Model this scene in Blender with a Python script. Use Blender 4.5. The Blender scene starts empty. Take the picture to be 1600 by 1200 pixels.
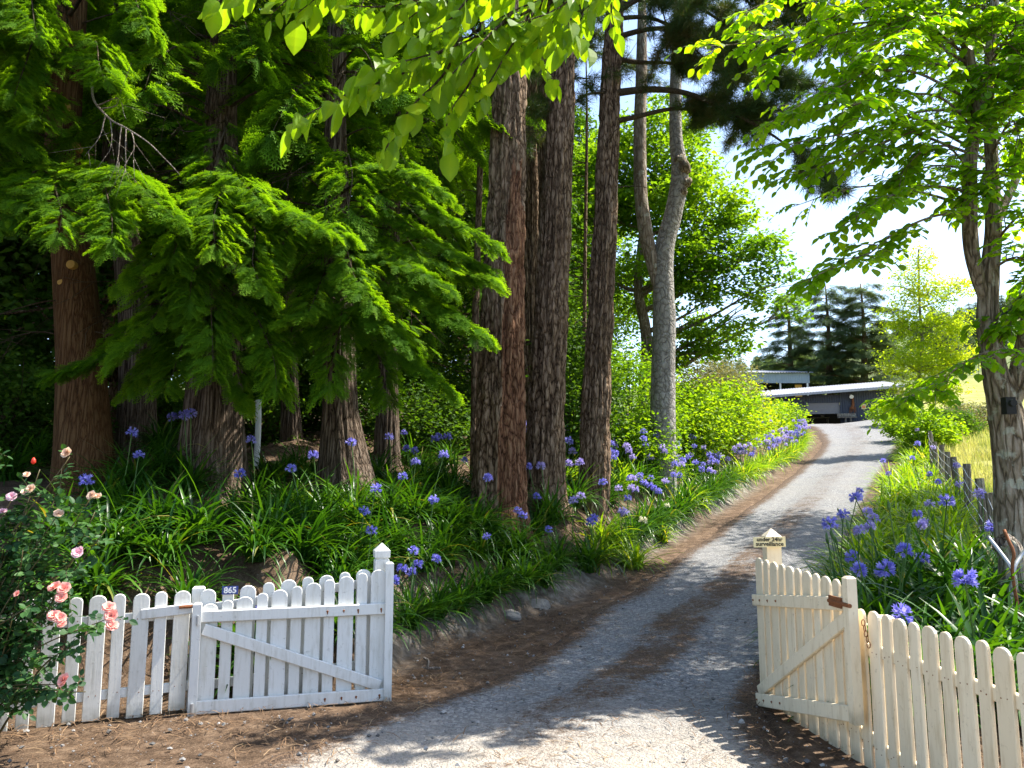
import bpy, math, random
import numpy as np
from mathutils import Vector, Matrix

# ------------------------------------------------------------------ camera, sky, sun, exposure
SC = bpy.context.scene
COL = SC.collection
F_PX = 1250.0
PITCH = math.atan(168.0 / F_PX)
EYE = np.array([0.0, 0.0, 1.65])
cam_data = bpy.data.cameras.new('camera')
cam_data.sensor_width = 36.0
cam_data.lens = F_PX / 1600.0 * 36.0
cam_data.clip_start = 0.05
cam_data.clip_end = 2000.0
cam = bpy.data.objects.new('camera', cam_data)
COL.objects.link(cam)
cam.location = EYE
cam.rotation_euler = (math.radians(90) + PITCH, 0, 0)
SC.camera = cam

SUN_AZ, SUN_EL = math.radians(72), math.radians(57)      # azimuth from +Y towards +X
SUN_DIR = Vector((math.sin(SUN_AZ) * math.cos(SUN_EL), math.cos(SUN_AZ) * math.cos(SUN_EL), math.sin(SUN_EL)))
world = bpy.data.worlds.new('World')
SC.world = world
world.use_nodes = True
wn = world.node_tree.nodes
wn.clear()
sky = wn.new('ShaderNodeTexSky')
sky.sky_type = 'NISHITA'
sky.sun_disc = False
sky.sun_elevation = SUN_EL
sky.sun_rotation = SUN_AZ
sky.dust_density = 1.3
sky.ozone_density = 1.0
bg = wn.new('ShaderNodeBackground')
bg.inputs['Strength'].default_value = 0.135
wo = wn.new('ShaderNodeOutputWorld')
world.node_tree.links.new(sky.outputs[0], bg.inputs[0])
world.node_tree.links.new(bg.outputs[0], wo.inputs[0])
sun_data = bpy.data.lights.new('sun', 'SUN')
sun_data.energy = 5.0
sun_data.angle = math.radians(0.5)
sun_data.color = (1.0, 0.94, 0.84)
sun = bpy.data.objects.new('sun', sun_data)
COL.objects.link(sun)
sun.rotation_euler = SUN_DIR.to_track_quat('Z', 'Y').to_euler()
SC.view_settings.view_transform = 'Standard'
SC.view_settings.look = 'None'
SC.view_settings.exposure = 1.5
SC.view_settings.gamma = 1.0
SC.cycles.max_bounces = 8
SC.cycles.diffuse_bounces = 4
SC.cycles.transmission_bounces = 6
SC.cycles.sample_clamp_indirect = 6.0

# ------------------------------------------------------------------ numeric helpers
def ray(px, py):
    u, v = (px - 800.0) / F_PX, (600.0 - py) / F_PX
    c, s = math.cos(PITCH), math.sin(PITCH)
    return np.array([u, c - v * s, s + v * c])

def at(px, py, d):
    """Point of the place that lies d metres ahead of the viewpoint in the direction of a photo position."""
    r = ray(px, py)
    return EYE + r * (d / r[1])

def _hash(i, j, k, seed):
    h = (i.astype(np.int64) * 374761393 + j.astype(np.int64) * 668265263 + k.astype(np.int64) * 2147483647 + seed * 144665) & 0xffffffff
    h = ((h ^ (h >> 13)) * 1274126177) & 0xffffffff
    h = h ^ (h >> 16)
    return (h & 0xffff) / 65535.0

def vnoise(p, seed=0):
    p = np.asarray(p, float)
    i = np.floor(p).astype(np.int64)
    f = p - i
    f = f * f * (3 - 2 * f)
    r = 0
    for a in (0, 1):
        for b in (0, 1):
            for c in (0, 1):
                w = (f[..., 0] if a else 1 - f[..., 0]) * (f[..., 1] if b else 1 - f[..., 1]) * (f[..., 2] if c else 1 - f[..., 2])
                r = r + w * _hash(i[..., 0] + a, i[..., 1] + b, i[..., 2] + c, seed)
    return r

def fbm(p, oct=3, seed=0):
    p = np.asarray(p, float)
    r, a, t = 0, 1.0, 0
    for o in range(oct):
        r = r + a * vnoise(p * (2 ** o), seed + o)
        t += a
        a *= .5
    return r / t

def norm(v):
    v = np.asarray(v, float)
    return v / np.maximum(np.linalg.norm(v, axis=-1, keepdims=True), 1e-9)

def resample(pts, step):
    pts = np.asarray(pts, float)
    # Catmull-Rom through the points
    P = np.vstack([2 * pts[0] - pts[1], pts, 2 * pts[-1] - pts[-2]])
    out = []
    for i in range(1, len(P) - 2):
        n = max(2, int(np.linalg.norm(P[i + 1] - P[i]) / step) + 1)
        t = np.linspace(0, 1, n, endpoint=False)[:, None]
        p0, p1, p2, p3 = P[i - 1], P[i], P[i + 1], P[i + 2]
        out.append(.5 * (2 * p1 + (p2 - p0) * t + (2 * p0 - 5 * p1 + 4 * p2 - p3) * t ** 2 + (3 * p1 - p0 - 3 * p2 + p3) * t ** 3))
    out.append(pts[-1:])
    return np.vstack(out)

def cum(pts):
    return np.concatenate([[0], np.cumsum(np.linalg.norm(np.diff(pts, axis=0), axis=1))])

# ------------------------------------------------------------------ mesh helpers
class Geo:
    def __init__(s):
        s.V, s.L, s.N, s.R, s.M, s.nv = [], [], [], [], [], 0
    def add(s, v, f, rnd=0.5, mat=0):
        v = np.asarray(v, float).reshape(-1, 3)
        if isinstance(f, np.ndarray):
            if len(f):
                s.L.append((f + s.nv).ravel()); s.N.append(np.full(len(f), f.shape[1])); s.M.append(np.full(len(f), mat))
        else:
            for q in f:
                s.L.append(np.asarray(q) + s.nv); s.N.append(np.array([len(q)])); s.M.append(np.array([mat]))
        s.V.append(v)
        s.R.append(np.broadcast_to(np.asarray(rnd, float), (len(v),)))
        s.nv += len(v)
        return s
    def inst(s, tv, tf, mats, pos, rnd=None, mat=0, tr=None):
        """tv (k,3), tf (m,n); mats (N,3,3) columns are the axes; pos (N,3)"""
        N = len(pos)
        if N == 0: return s
        k = len(tv)
        V = np.einsum('nij,kj->nki', mats, tv) + np.asarray(pos)[:, None, :]
        r = np.repeat(np.random.rand(N) if rnd is None else np.asarray(rnd), k)
        if tr is not None: r = np.clip(r * .45 + np.tile(tr, N) * .60, 0, 1)
        off = (np.arange(N) * k)[:, None, None]
        for f in (tf if isinstance(tf, (list, tuple)) else [tf]):
            FF = (f[None] + off).reshape(-1, f.shape[1]) + s.nv
            s.L.append(FF.ravel()); s.N.append(np.full(len(FF), f.shape[1])); s.M.append(np.full(len(FF), mat))
        s.V.append(V.reshape(-1, 3)); s.R.append(r); s.nv += N * k
        return s
    def box(s, c, size, rnd=.5, mat=0, axes=None, taper=1.0):
        x, y, z = np.asarray(size) / 2.0
        v = np.array([[-x, -y, -z], [x, -y, -z], [x, y, -z], [-x, y, -z], [-x * taper, -y * taper, z], [x * taper, -y * taper, z], [x * taper, y * taper, z], [-x * taper, y * taper, z]])
        if axes is not None: v = v @ np.asarray(axes)      # rows are the axes
        f = np.array([[0, 3, 2, 1], [4, 5, 6, 7], [0, 1, 5, 4], [1, 2, 6, 5], [2, 3, 7, 6], [3, 0, 4, 7]])
        return s.add(v + np.asarray(c), f, rnd, mat)
    def tube(s, pts, rad, sides=6, rnd=.5, mat=0, cap=True):
        pts = np.asarray(pts, float)
        n = len(pts)
        rad = np.broadcast_to(np.asarray(rad, float), (n,))
        T = norm(np.gradient(pts, axis=0))
        up = np.array([0, 0, 1.0]) if abs(T[0][2]) < .9 else np.array([1.0, 0, 0])
        u = norm(np.cross(T[0], up))
        U = [u]
        for i in range(1, n):
            u = u - T[i] * np.dot(u, T[i]); u = u / max(np.linalg.norm(u), 1e-9); U.append(u)
        U = np.array(U); W = np.cross(T, U)
        a = np.linspace(0, 2 * math.pi, sides, endpoint=False)
        v = pts[:, None] + rad[:, None, None] * (np.cos(a)[None, :, None] * U[:, None] + np.sin(a)[None, :, None] * W[:, None])
        i = np.arange(n - 1)[:, None] * sides
        j = np.arange(sides)[None]
        f = np.stack([i + j, i + (j + 1) % sides, i + sides + (j + 1) % sides, i + sides + j], -1).reshape(-1, 4)
        s.add(v.reshape(-1, 3), f, rnd, mat)
        if cap:
            s.L.append(np.arange(sides)[::-1] + s.nv - n * sides); s.N.append(np.array([sides])); s.M.append(np.array([mat]))
            s.L.append(np.arange(sides) + s.nv - sides); s.N.append(np.array([sides])); s.M.append(np.array([mat]))
        return s
    def mesh(s, name, mats, origin=(0, 0, 0), smooth=False):
        V = np.vstack(s.V) - np.asarray(origin)
        L = np.concatenate(s.L).astype(np.int32); N = np.concatenate(s.N).astype(np.int32)
        me = bpy.data.meshes.new(name)
        me.vertices.add(len(V)); me.vertices.foreach_set('co', V.astype(np.float32).ravel())
        me.loops.add(len(L)); me.loops.foreach_set('vertex_index', L)
        me.polygons.add(len(N))
        me.polygons.foreach_set('loop_start', np.concatenate([[0], np.cumsum(N)[:-1]]).astype(np.int32))
        me.polygons.foreach_set('material_index', np.concatenate(s.M).astype(np.int32))
        me.polygons.foreach_set('use_smooth', np.full(len(N), bool(smooth)))
        at_ = me.attributes.new('rnd', 'FLOAT', 'POINT')
        at_.data.foreach_set('value', np.concatenate(s.R).astype(np.float32))
        for m in (mats if isinstance(mats, (list, tuple)) else [mats]): me.materials.append(m)
        me.update(calc_edges=True)
        return me
    def build(s, name, mats, parent=None, smooth=False, origin=None):
        o_ = origin if origin is not None else (world_loc(parent) if parent is not None else (0, 0, 0))
        o = bpy.data.objects.new(name, s.mesh(name, mats, o_, smooth))
        COL.objects.link(o)
        if parent is not None:
            o.parent = parent
        elif origin is not None:
            o.location = origin
        return o

def world_loc(o):
    p = np.zeros(3)
    while o is not None:
        p = p + np.array(o.location); o = o.parent
    return p

def tag(o, label=None, cat=None, group=None, kind=None):
    if label: o['label'] = label
    if cat: o['category'] = cat
    if group: o['group'] = group
    if kind: o['kind'] = kind
    return o

def thing(name, loc, label, cat, group=None, rz=0.0):
    o = bpy.data.objects.new(name, None)
    COL.objects.link(o)
    o.empty_display_size = .2
    o.location = loc
    o.rotation_euler = (0, 0, rz)
    return tag(o, label, cat, group)

def copy_tree(o, parent=None):
    c = o.copy()
    COL.objects.link(c)
    if parent is not None: c.parent = parent
    for ch in list(o.children): copy_tree(ch, c)
    return c

# ------------------------------------------------------------------ materials
def new_mat(name):
    m = bpy.data.materials.new(name)
    m.use_nodes = True
    nt = m.node_tree
    nt.nodes.clear()
    out = nt.nodes.new('ShaderNodeOutputMaterial')
    return m, nt, out

def nd(nt, t, **kw):
    n = nt.nodes.new(t)
    for k, v in kw.items():
        if k in n.inputs: n.inputs[k].default_value = v
        else: setattr(n, k, v)
    return n

def ramp(nt, fac, stops, interp='LINEAR'):
    n = nt.nodes.new('ShaderNodeValToRGB')
    n.color_ramp.interpolation = interp
    e = n.color_ramp.elements
    while len(e) < len(stops): e.new(.5)
    for el, (p, c) in zip(e, stops):
        el.position = p; el.color = (*c, 1) if len(c) == 3 else c
    if fac is not None: nt.links.new(fac, n.inputs[0])
    return n.outputs[0]

def noise(nt, scale, detail=4, vec=None, rough=.6, dist=0):
    n = nd(nt, 'ShaderNodeTexNoise', Scale=scale, Detail=detail, Roughness=rough, Distortion=dist)
    if vec is not None: nt.links.new(vec, n.inputs['Vector'])
    return n.outputs['Fac']

def mix(nt, fac, a, b, mode='MIX'):
    n = nt.nodes.new('ShaderNodeMix')
    n.data_type = 'RGBA'; n.blend_type = mode
    for sock, v in ((n.inputs[0], fac), (n.inputs[6], a), (n.inputs[7], b)):
        if isinstance(v, bpy.types.NodeSocket): nt.links.new(v, sock)
        elif isinstance(v, (int, float)): sock.default_value = v
        else: sock.default_value = (*v, 1)
    return n.outputs[2]

def mth(nt, op, a, b=0.0, clamp=False):
    n = nt.nodes.new('ShaderNodeMath'); n.operation = op; n.use_clamp = clamp
    for sock, v in ((n.inputs[0], a), (n.inputs[1], b)):
        if isinstance(v, bpy.types.NodeSocket): nt.links.new(v, sock)
        else: sock.default_value = v
    return n.outputs[0]

def coords(nt, scale=(1, 1, 1), kind='Object'):
    tc = nt.nodes.new('ShaderNodeTexCoord')
    mp = nt.nodes.new('ShaderNodeMapping')
    mp.inputs['Scale'].default_value = scale
    nt.links.new(tc.outputs[kind], mp.inputs[0])
    return mp.outputs[0]

def attr(nt, name):
    n = nt.nodes.new('ShaderNodeAttribute'); n.attribute_name = name
    return n.outputs['Fac']

def bump(nt, h, strength=.4, dist=.02):
    n = nd(nt, 'ShaderNodeBump', Strength=strength, Distance=dist)
    nt.links.new(h, n.inputs['Height'])
    return n.outputs[0]

def principled(nt, out, col, rough=.8, spec=.3, nrm=None, metal=0):
    p = nt.nodes.new('ShaderNodeBsdfPrincipled')
    p.inputs['Specular IOR Level'].default_value = spec
    p.inputs['Metallic'].default_value = metal
    for sock, v in ((p.inputs['Base Color'], col), (p.inputs['Roughness'], rough)):
        if isinstance(v, bpy.types.NodeSocket): nt.links.new(v, sock)
        elif isinstance(v, (int, float)): sock.default_value = v
        else: sock.default_value = (*v, 1)
    if nrm is not None: nt.links.new(nrm, p.inputs['Normal'])
    if out is not None: nt.links.new(p.outputs[0], out.inputs[0])
    return p

def leaf_mat(name, stops, trans=.45, tcol=(1.6, 1.5, .5), rough=.45, spec=.35, patch=0.0):
    """Foliage: colour varies from leaf to leaf; light passes through it."""
    m, nt, out = new_mat(name)
    r = attr(nt, 'rnd')
    if patch > 0:
        nz = noise(nt, patch, 2, coords(nt))
        r = mth(nt, 'ADD', mth(nt, 'MULTIPLY', r, .55), mth(nt, 'MULTIPLY', mth(nt, 'SUBTRACT', nz, .25), .9), True)
    n = len(stops)
    c = ramp(nt, r, [(i / (n - 1), s) for i, s in enumerate(stops)])
    p = principled(nt, None, c, rough, spec)
    t = nt.nodes.new('ShaderNodeBsdfTranslucent')
    nt.links.new(mix(nt, 1.0, c, tcol, 'MULTIPLY'), t.inputs[0])
    ms = nt.nodes.new('ShaderNodeMixShader')
    ms.inputs[0].default_value = trans
    nt.links.new(p.outputs[0], ms.inputs[1]); nt.links.new(t.outputs[0], ms.inputs[2])
    nt.links.new(ms.outputs[0], out.inputs[0])
    return m

def bark_mat(name, furrow, plate, pale, vscale=(9, 9, 1.6), lichen=None):
    m, nt, out = new_mat(name)
    v = coords(nt, vscale)
    vo = nd(nt, 'ShaderNodeTexVoronoi', Scale=1.6, feature='DISTANCE_TO_EDGE')
    nz = nt.nodes.new('ShaderNodeTexNoise'); nz.inputs['Scale'].default_value = 1.2; nz.inputs['Detail'].default_value = 4
    nt.links.new(v, nz.inputs['Vector'])
    vm = nt.nodes.new('ShaderNodeVectorMath'); vm.operation = 'MULTIPLY_ADD'
    nt.links.new(nz.outputs['Color'], vm.inputs[0]); vm.inputs[1].default_value = (1.2, 1.2, 1.2); nt.links.new(v, vm.inputs[2])
    nt.links.new(vm.outputs[0], vo.inputs['Vector'])
    fine = noise(nt, 55, 5, coords(nt, (1, 1, .35)))
    h = mth(nt, 'ADD', mth(nt, 'MULTIPLY', vo.outputs['Distance'], 1.6, True), mth(nt, 'MULTIPLY', fine, .35))
    ed = ramp(nt, vo.outputs['Distance'], [(.0, (0, 0, 0)), (.10, (.55, .55, .55)), (.30, (1, 1, 1))])
    h = mth(nt, 'ADD', mth(nt, 'MULTIPLY', ed, .42), mth(nt, 'ADD', mth(nt, 'MULTIPLY', fine, .42), mth(nt, 'MULTIPLY', attr(nt, 'rnd'), .30)))
    c = ramp(nt, h, [(.36, furrow), (.62, plate), (.92, pale)])
    big = noise(nt, 1.3, 3, coords(nt, (1, 1, .5)))
    c = mix(nt, mth(nt, 'MULTIPLY', mth(nt, 'SUBTRACT', big, .42, True), 1.8, True), c, plate)
    if lichen:
        ln = noise(nt, 7, 5, coords(nt))
        c = mix(nt, ramp(nt, ln, [(.56, (0, 0, 0)), (.64, (.8, .8, .8))]), c, lichen)
    principled(nt, out, c, .92, .15, bump(nt, h, 1.0, .045))
    return m

M = {}
M['pine_bark'] = bark_mat('pine bark', (.034, .020, .011), (.165, .106, .064), (.35, .255, .175), (9, 9, 2.6))
M['pine_bark_red'] = bark_mat('reddish pine bark', (.040, .018, .009), (.17, .078, .042), (.31, .18, .105), (9, 9, 2.4))
M['cypress_bark'] = bark_mat('stringy cypress bark', (.028, .019, .012), (.115, .082, .058), (.25, .20, .16), (13, 13, .9))
M['cedar_bark'] = bark_mat('brown cedar bark', (.036, .017, .007), (.095, .046, .018), (.14, .08, .036), (14, 14, 1.0))
M['pale_bark'] = bark_mat('pale grey bark', (.08, .07, .06), (.235, .215, .19), (.37, .35, .32), (5, 5, 4.0), (.36, .355, .32))
M['grey_bark'] = bark_mat('grey brown bark', (.08, .06, .04), (.22, .17, .12), (.40, .34, .28), (8, 8, 1.6), (.42, .42, .34))
M['twig'] = bark_mat('twig bark', (.04, .03, .018), (.10, .075, .045), (.17, .13, .09), (30, 30, 8))
M['dead_twig'] = bark_mat('dead grey twig', (.15, .12, .09), (.30, .25, .20), (.42, .37, .31), (30, 30, 6))

M['cypress_leaf'] = leaf_mat('cypress foliage', [(.020, .064, .008), (.084, .195, .013), (.23, .39, .020)], .56, (2.1, 1.85, .32), .65, .08, .0)
M['dark_leaf'] = leaf_mat('dark forest foliage', [(.018, .052, .008), (.05, .12, .014), (.11, .21, .024)], .45, (1.9, 1.7, .4), .6, .15, .5)
M['needle'] = leaf_mat('pine needles', [(.022, .055, .014), (.055, .105, .022), (.14, .095, .035)], .35, (1.5, 1.5, .6), .5, .3, .7)
M['linden_leaf'] = leaf_mat('backlit broad leaves', [(.10, .22, .012), (.15, .29, .015), (.22, .36, .02)], .66, (1.9, 1.6, .28), .42, .25)
M['alder_leaf'] = leaf_mat('mid green broad leaves', [(.085, .22, .010), (.14, .31, .013), (.25, .41, .02)], .72, (2.2, 1.8, .28), .42, .25, .5)
M['oak_leaf'] = leaf_mat('oak leaves', [(.03, .10, .010), (.08, .19, .014), (.15, .28, .018), (.24, .38, .02)], .55, (2.0, 1.7, .35), .5, .15, .3)
M['yellow_leaf'] = leaf_mat('yellow green leaves', [(.19, .32, .018), (.30, .43, .025), (.46, .49, .06)], .55, (1.8, 1.55, .35), .5, .2, .3)
M['lime_leaf'] = leaf_mat('bright shrub leaves', [(.05, .14, .010), (.13, .26, .016), (.22, .35, .02), (.36, .44, .03)], .55, (1.8, 1.6, .35), .45, .2, .4)
M['olive_leaf'] = leaf_mat('grey olive leaves', [(.10, .12, .05), (.17, .18, .08), (.24, .22, .11)], .35, (1.3, 1.2, .6), .55, .3)
M['far_needle'] = leaf_mat('far conifer foliage', [(.045, .085, .038), (.10, .15, .065), (.19, .235, .10)], .35, (1.5, 1.5, .7), .7, .1, .2)
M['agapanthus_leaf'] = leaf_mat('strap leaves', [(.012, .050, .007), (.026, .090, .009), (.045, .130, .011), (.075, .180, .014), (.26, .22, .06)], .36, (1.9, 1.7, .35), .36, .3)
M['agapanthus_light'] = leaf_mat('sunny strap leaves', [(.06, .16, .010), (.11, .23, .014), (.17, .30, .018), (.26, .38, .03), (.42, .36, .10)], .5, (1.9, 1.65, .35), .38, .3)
M['stalk'] = leaf_mat('flower stalk', [(.06, .13, .03), (.10, .19, .04)], .2)
M['violet_petal'] = leaf_mat('violet blue petals', [(.17, .165, .56), (.29, .28, .74), (.46, .44, .85)], .35, (1.1, 1.05, 1.2), .5, .3)
M['lilac_petal'] = leaf_mat('pale lilac petals', [(.36, .30, .68), (.50, .44, .78), (.68, .62, .86)], .35, (1.1, 1.05, 1.1), .5, .3)
M['cream_petal'] = leaf_mat('cream petals', [(.60, .58, .40), (.75, .72, .55), (.8, .78, .66)], .35, (1.05, 1.05, .95), .5, .3)
M['rose_leaf'] = leaf_mat('rose leaves', [(.016, .055, .018), (.030, .085, .025), (.055, .13, .03)], .3, (1.5, 1.6, .5), .5, .2)
M['fern_leaf'] = leaf_mat('light fern leaves', [(.08, .22, .02), (.13, .30, .03)], .45)
M['pink_petal'] = leaf_mat('salmon pink petals', [(.80, .26, .20), (.86, .40, .34), (.88, .55, .46)], .3, (1.05, .95, .9), .5, .3)
M['peach_petal'] = leaf_mat('pale peach petals', [(.80, .48, .30), (.84, .60, .44), (.86, .74, .58)], .3, (1.05, 1, .9), .5, .3)
M['rose_pink_petal'] = leaf_mat('rose pink petals', [(.75, .30, .42), (.82, .50, .58), (.86, .68, .70)], .3, (1.05, .95, 1), .5, .3)
M['red_petal'] = leaf_mat('red bud petals', [(.7, .03, .02), (.75, .08, .04)], .2)
M['cane'] = leaf_mat('rose cane', [(.05, .08, .02), (.12, .07, .03)], 0.05)
M['grass'] = leaf_mat('field grass', [(.20, .28, .06), (.36, .38, .12), (.52, .48, .24)], .45, (1.3, 1.25, .7), .6, .2)
M['litter'] = leaf_mat('dry pine needles', [(.06, .035, .02), (.13, .078, .045), (.22, .14, .08), (.38, .28, .165)], .1, (1, 1, 1), .8, .1)

def paint_mat(name, base, stain, grime_amt=.5, rust=0.0):
    m, nt, out = new_mat(name)
    v = coords(nt, (1, 1, 1))
    streak = noise(nt, 9, 6, coords(nt, (3.0, 3.0, .45)), .65)
    spots = noise(nt, 26, 5, v, .7)
    r = attr(nt, 'rnd')
    c = mix(nt, mth(nt, 'MULTIPLY', ramp(nt, streak, [(.50, (0, 0, 0)), (.74, (1, 1, 1))]), grime_amt), base, stain)
    c = mix(nt, mth(nt, 'MULTIPLY', ramp(nt, spots, [(.60, (0, 0, 0)), (.72, (1, 1, 1))]), grime_amt * .8), c, tuple(x * .55 for x in stain))
    c = mix(nt, mth(nt, 'MULTIPLY', mth(nt, 'SUBTRACT', 1.0, r, True), .28), c, stain)
    # algae and soil splashed on the lowest part of the boards 
    sp = nt.nodes.new('ShaderNodeSeparateXYZ')
    nt.links.new(coords(nt, kind='Generated'), sp.inputs[0])
    ft = mth(nt, 'MULTIPLY', mth(nt, 'MULTIPLY', mth(nt, 'SUBTRACT', .13, sp.outputs[2], True), 7.0, True), mth(nt, 'ADD', mth(nt, 'MULTIPLY', noise(nt, 14, 4, v), 1.6), -.25, True))
    c = mix(nt, ft, c, (.16, .14, .085))
    grain = noise(nt, 60, 4, coords(nt, (1, 1, .06)))
    principled(nt, out, c, .55, .35, bump(nt, mth(nt, 'ADD', grain, mth(nt, 'MULTIPLY', spots, .6)), .22, .006))
    return m
M['white_paint'] = paint_mat('weathered white paint', (.69, .69, .665), (.40, .385, .32), .6)
M['cream_paint'] = paint_mat('weathered cream white paint', (.80, .69, .50), (.50, .37, .20), .65)
def flat_mat(name, c, rough=.6, spec=.3, metal=0, ns=30, amt=.25, bmp=.1):
    m, nt, out = new_mat(name)
    n = noise(nt, ns, 5, coords(nt))
    col = mix(nt, n, tuple(x * (1 - amt) for x in c), tuple(min(x * (1 + amt), 1) for x in c))
    principled(nt, out, col, rough, spec, bump(nt, n, bmp, .01), metal)
    return m
M['rust'] = flat_mat('rusty iron', (.22, .085, .035), .8, .3, .3, 60, .6)
M['galvanised'] = flat_mat('galvanised steel', (.42, .43, .44), .45, .5, .7, 40, .25)
M['sign_blue'] = flat_mat('blue enamel', (.015, .045, .22), .35, .5, 0, 20, .1)
M['sign_white'] = flat_mat('white lettering', (.85, .85, .83), .5, .3, 0, 20, .05)
M['sign_yellow'] = flat_mat('faded yellow sign', (.78, .66, .36), .5, .3, 0, 20, .15)
M['black'] = flat_mat('black lettering', (.02, .02, .02), .6, .2, 0, 20, .1)
M['grey_wood'] = bark_mat('weathered grey timber', (.10, .08, .06), (.26, .22, .18), (.38, .34, .29), (14, 14, .8), (.36, .36, .28))
M['stone'] = flat_mat('pale grey stone', (.20, .185, .165), .95, .1, 0, 14, .6, 1.0)
M['pebble'] = leaf_mat('loose stones', [(.09, .088, .085), (.18, .175, .17), (.32, .31, .295)], 0.0, (1, 1, 1), .9, .15)

# ------------------------------------------------------------------ the lie of the land
np.random.seed(3); random.seed(3)
CENTRE = np.array([(.3, -12), (.3, 0), (.45, 6.6), (1.3, 8.6), (2.55, 11), (4.9, 15.6), (10.1, 26), (17.2, 40), (21.4, 50), (22.0, 56), (22, 62)], float)
_zk = np.interp
C_D = resample(np.column_stack([CENTRE, np.zeros(len(CENTRE))]), .5)[:, :2]
C_S = cum(C_D)
_y = C_D[:, 1]
_z = np.interp(_y, [-12, 0, 6.5, 8.5, 11, 15.6, 20, 26, 33, 40, 46, 52, 56, 62], [-.05, 0, .0, .04, .22, .80, 1.30, 2.02, 2.95, 4.05, 5.0, 5.95, 6.35, 6.5])
C_Z = np.convolve(np.pad(_z, 4, 'edge'), np.ones(9) / 9, 'valid')

def seg_dist(P, line):
    """distance and position along a polyline for points P (n,2)"""
    best = np.full(len(P), 1e9); pos = np.zeros(len(P))
    S = cum(line)
    for i in range(len(line) - 1):
        a, b = line[i], line[i + 1]
        ab = b - a; L2 = ab @ ab
        t = np.clip(((P - a) @ ab) / L2, 0, 1)
        d = np.linalg.norm(P - (a + t[:, None] * ab), axis=1)
        m = d < best
        best[m] = d[m]; pos[m] = S[i] + t[m] * math.sqrt(L2)
    return best, pos

C_LINE = resample(np.column_stack([CENTRE, np.zeros(len(CENTRE))]), 4)[:, :2]
C_LS = cum(C_LINE)
def z_base(P):
    _, s = seg_dist(P, C_LINE)
    return np.interp(s * (C_S[-1] / C_LS[-1]), C_S, C_Z)

BANK = np.array([(-40, 4.6), (-3.9, 6.15), (-2.41, 6.72), (-1.15, 7.05), (-1.02, 8.3), (-.45, 9.2), (.75, 11), (3.1, 15.6), (8.2, 26), (14.9, 40), (17.6, 50), (17.0, 57), (10, 72), (0, 100)], float)
BK_D = resample(np.column_stack([BANK, np.zeros(len(BANK))]), .6)[:, :2]
_BX = BANK[3:]
_BY = BANK[:4]
def bank_depth(P):
    d, _ = seg_dist(P, BANK)
    inside = (P[:, 0] < np.interp(P[:, 1], _BX[:, 1], _BX[:, 0])) & ((P[:, 1] > np.interp(P[:, 0], _BY[:, 0], _BY[:, 1])) | (P[:, 0] > -1.15)) & (P[:, 1] > 5)
    return np.where(inside, d, -d)

GL = np.array([(-2.6, -12), (-2.4, 2), (-1.8, 4.77), (-1.16, 6.03), (-.1, 7.6), (.85, 10.2), (1.6, 11.6), (3.6, 15.6), (8.7, 26), (15.4, 40), (18.4, 49), (18.8, 52.5), (17.6, 55.3)], float)
GR = np.array([(3.2, -12), (2.5, 2), (1.9, 4.6), (1.95, 6.4), (2.9, 8.5), (4.25, 11), (6.7, 15.6), (12.0, 26), (19.6, 40), (23.6, 49), (25.0, 52.5), (26.3, 55.3)], float)
def _edge(E):
    return resample(np.column_stack([E, np.zeros(len(E))]), .25)[:, :2]
GLd, GRd = _edge(GL), _edge(GR)
# field side: line of the wire fence
WF = np.array([(4.75, 6.6), (5.15, 8.3), (8.45, 15), (13.6, 26), (21.0, 40), (26.0, 49)], float)

def G(P):
    P = np.asarray(P, float).reshape(-1, 2)
    x, y = P[:, 0], P[:, 1]
    z = z_base(P)
    D = bank_depth(P)
    n1 = fbm(np.column_stack([x * .9, y * .9, 0 * x]), 3, 5) - .5
    n2 = fbm(np.column_stack([x * 4, y * 4, 0 * x]), 3, 9) - .5
    far = np.interp(y, [24, 44], [1, .45])
    h = np.interp(D, [0, .12, .35, 1.3, 2.5, 4, 7, 12, 25, 60, 150], [0, .12, .32, 1.05, 1.40, 1.75, 2.05, 2.45, 3.1, 4, 5]) * far
    h = h * (1 + .25 * n1) + np.where(D > 0, np.minimum(D, .6) * (n1 * .45 + n2 * .42) + np.interp(D, [0, .15, .5, .8], [0, .16, .16, 0]) * (np.abs(fbm(np.column_stack([x * 5.5, y * 5.5, 0 * x]), 3, 77) - .5) * 2 - .35), 0)
    z = z + h + np.where(D <= 0, n2 * .03, 0)
    # shallow berm under the right hand planting and rise of the field
    rx = x - np.interp(y, WF[:, 1], WF[:, 0])
    right = x - np.interp(y, GR[:, 1], GR[:, 0])
    z = z + np.where((right > 0) & (y > 6.8), np.interp(right, [0, .8, 2.0, 3.0], [0, .12, .22, .15]) * np.interp(y, [6.8, 8], [0, 1]), 0)
    z = z + np.where((rx > 0) & (y > 5), np.interp(rx, [0, 6, 20, 40], [0, .15, .5, 2.0]) * np.interp(y, [5, 10], [0, 1]), 0)
    # hills behind the sheds
    yy = y + .25 * x
    z = z + np.interp(yy, [72, 100, 160, 260], [0, 4.0, 15, 26]) * (1 + .5 * (fbm(np.column_stack([x / 40, y / 40, 0 * x]), 2, 21) - .5))
    z = z + np.interp(x - .36 * y, [10, 70, 140], [0, 16, 26]) * np.interp(y, [70, 140], [0, 1])
    z = z + np.interp(x - .30 * y, [6, 14], [0, 1]) * np.interp(y, [48, 56, 75], [0, 1.2, 2.5])
    z = np.where(y > 320, z - (y - 320) * .05, z)
    return z
def Gz(x, y): return float(G(np.array([[x, y]]))[0])

def on_ground(px, d):
    x = ray(px, 700)[0] / ray(px, 700)[1] * d
    return np.array([x, d, Gz(x, d)])

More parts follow.
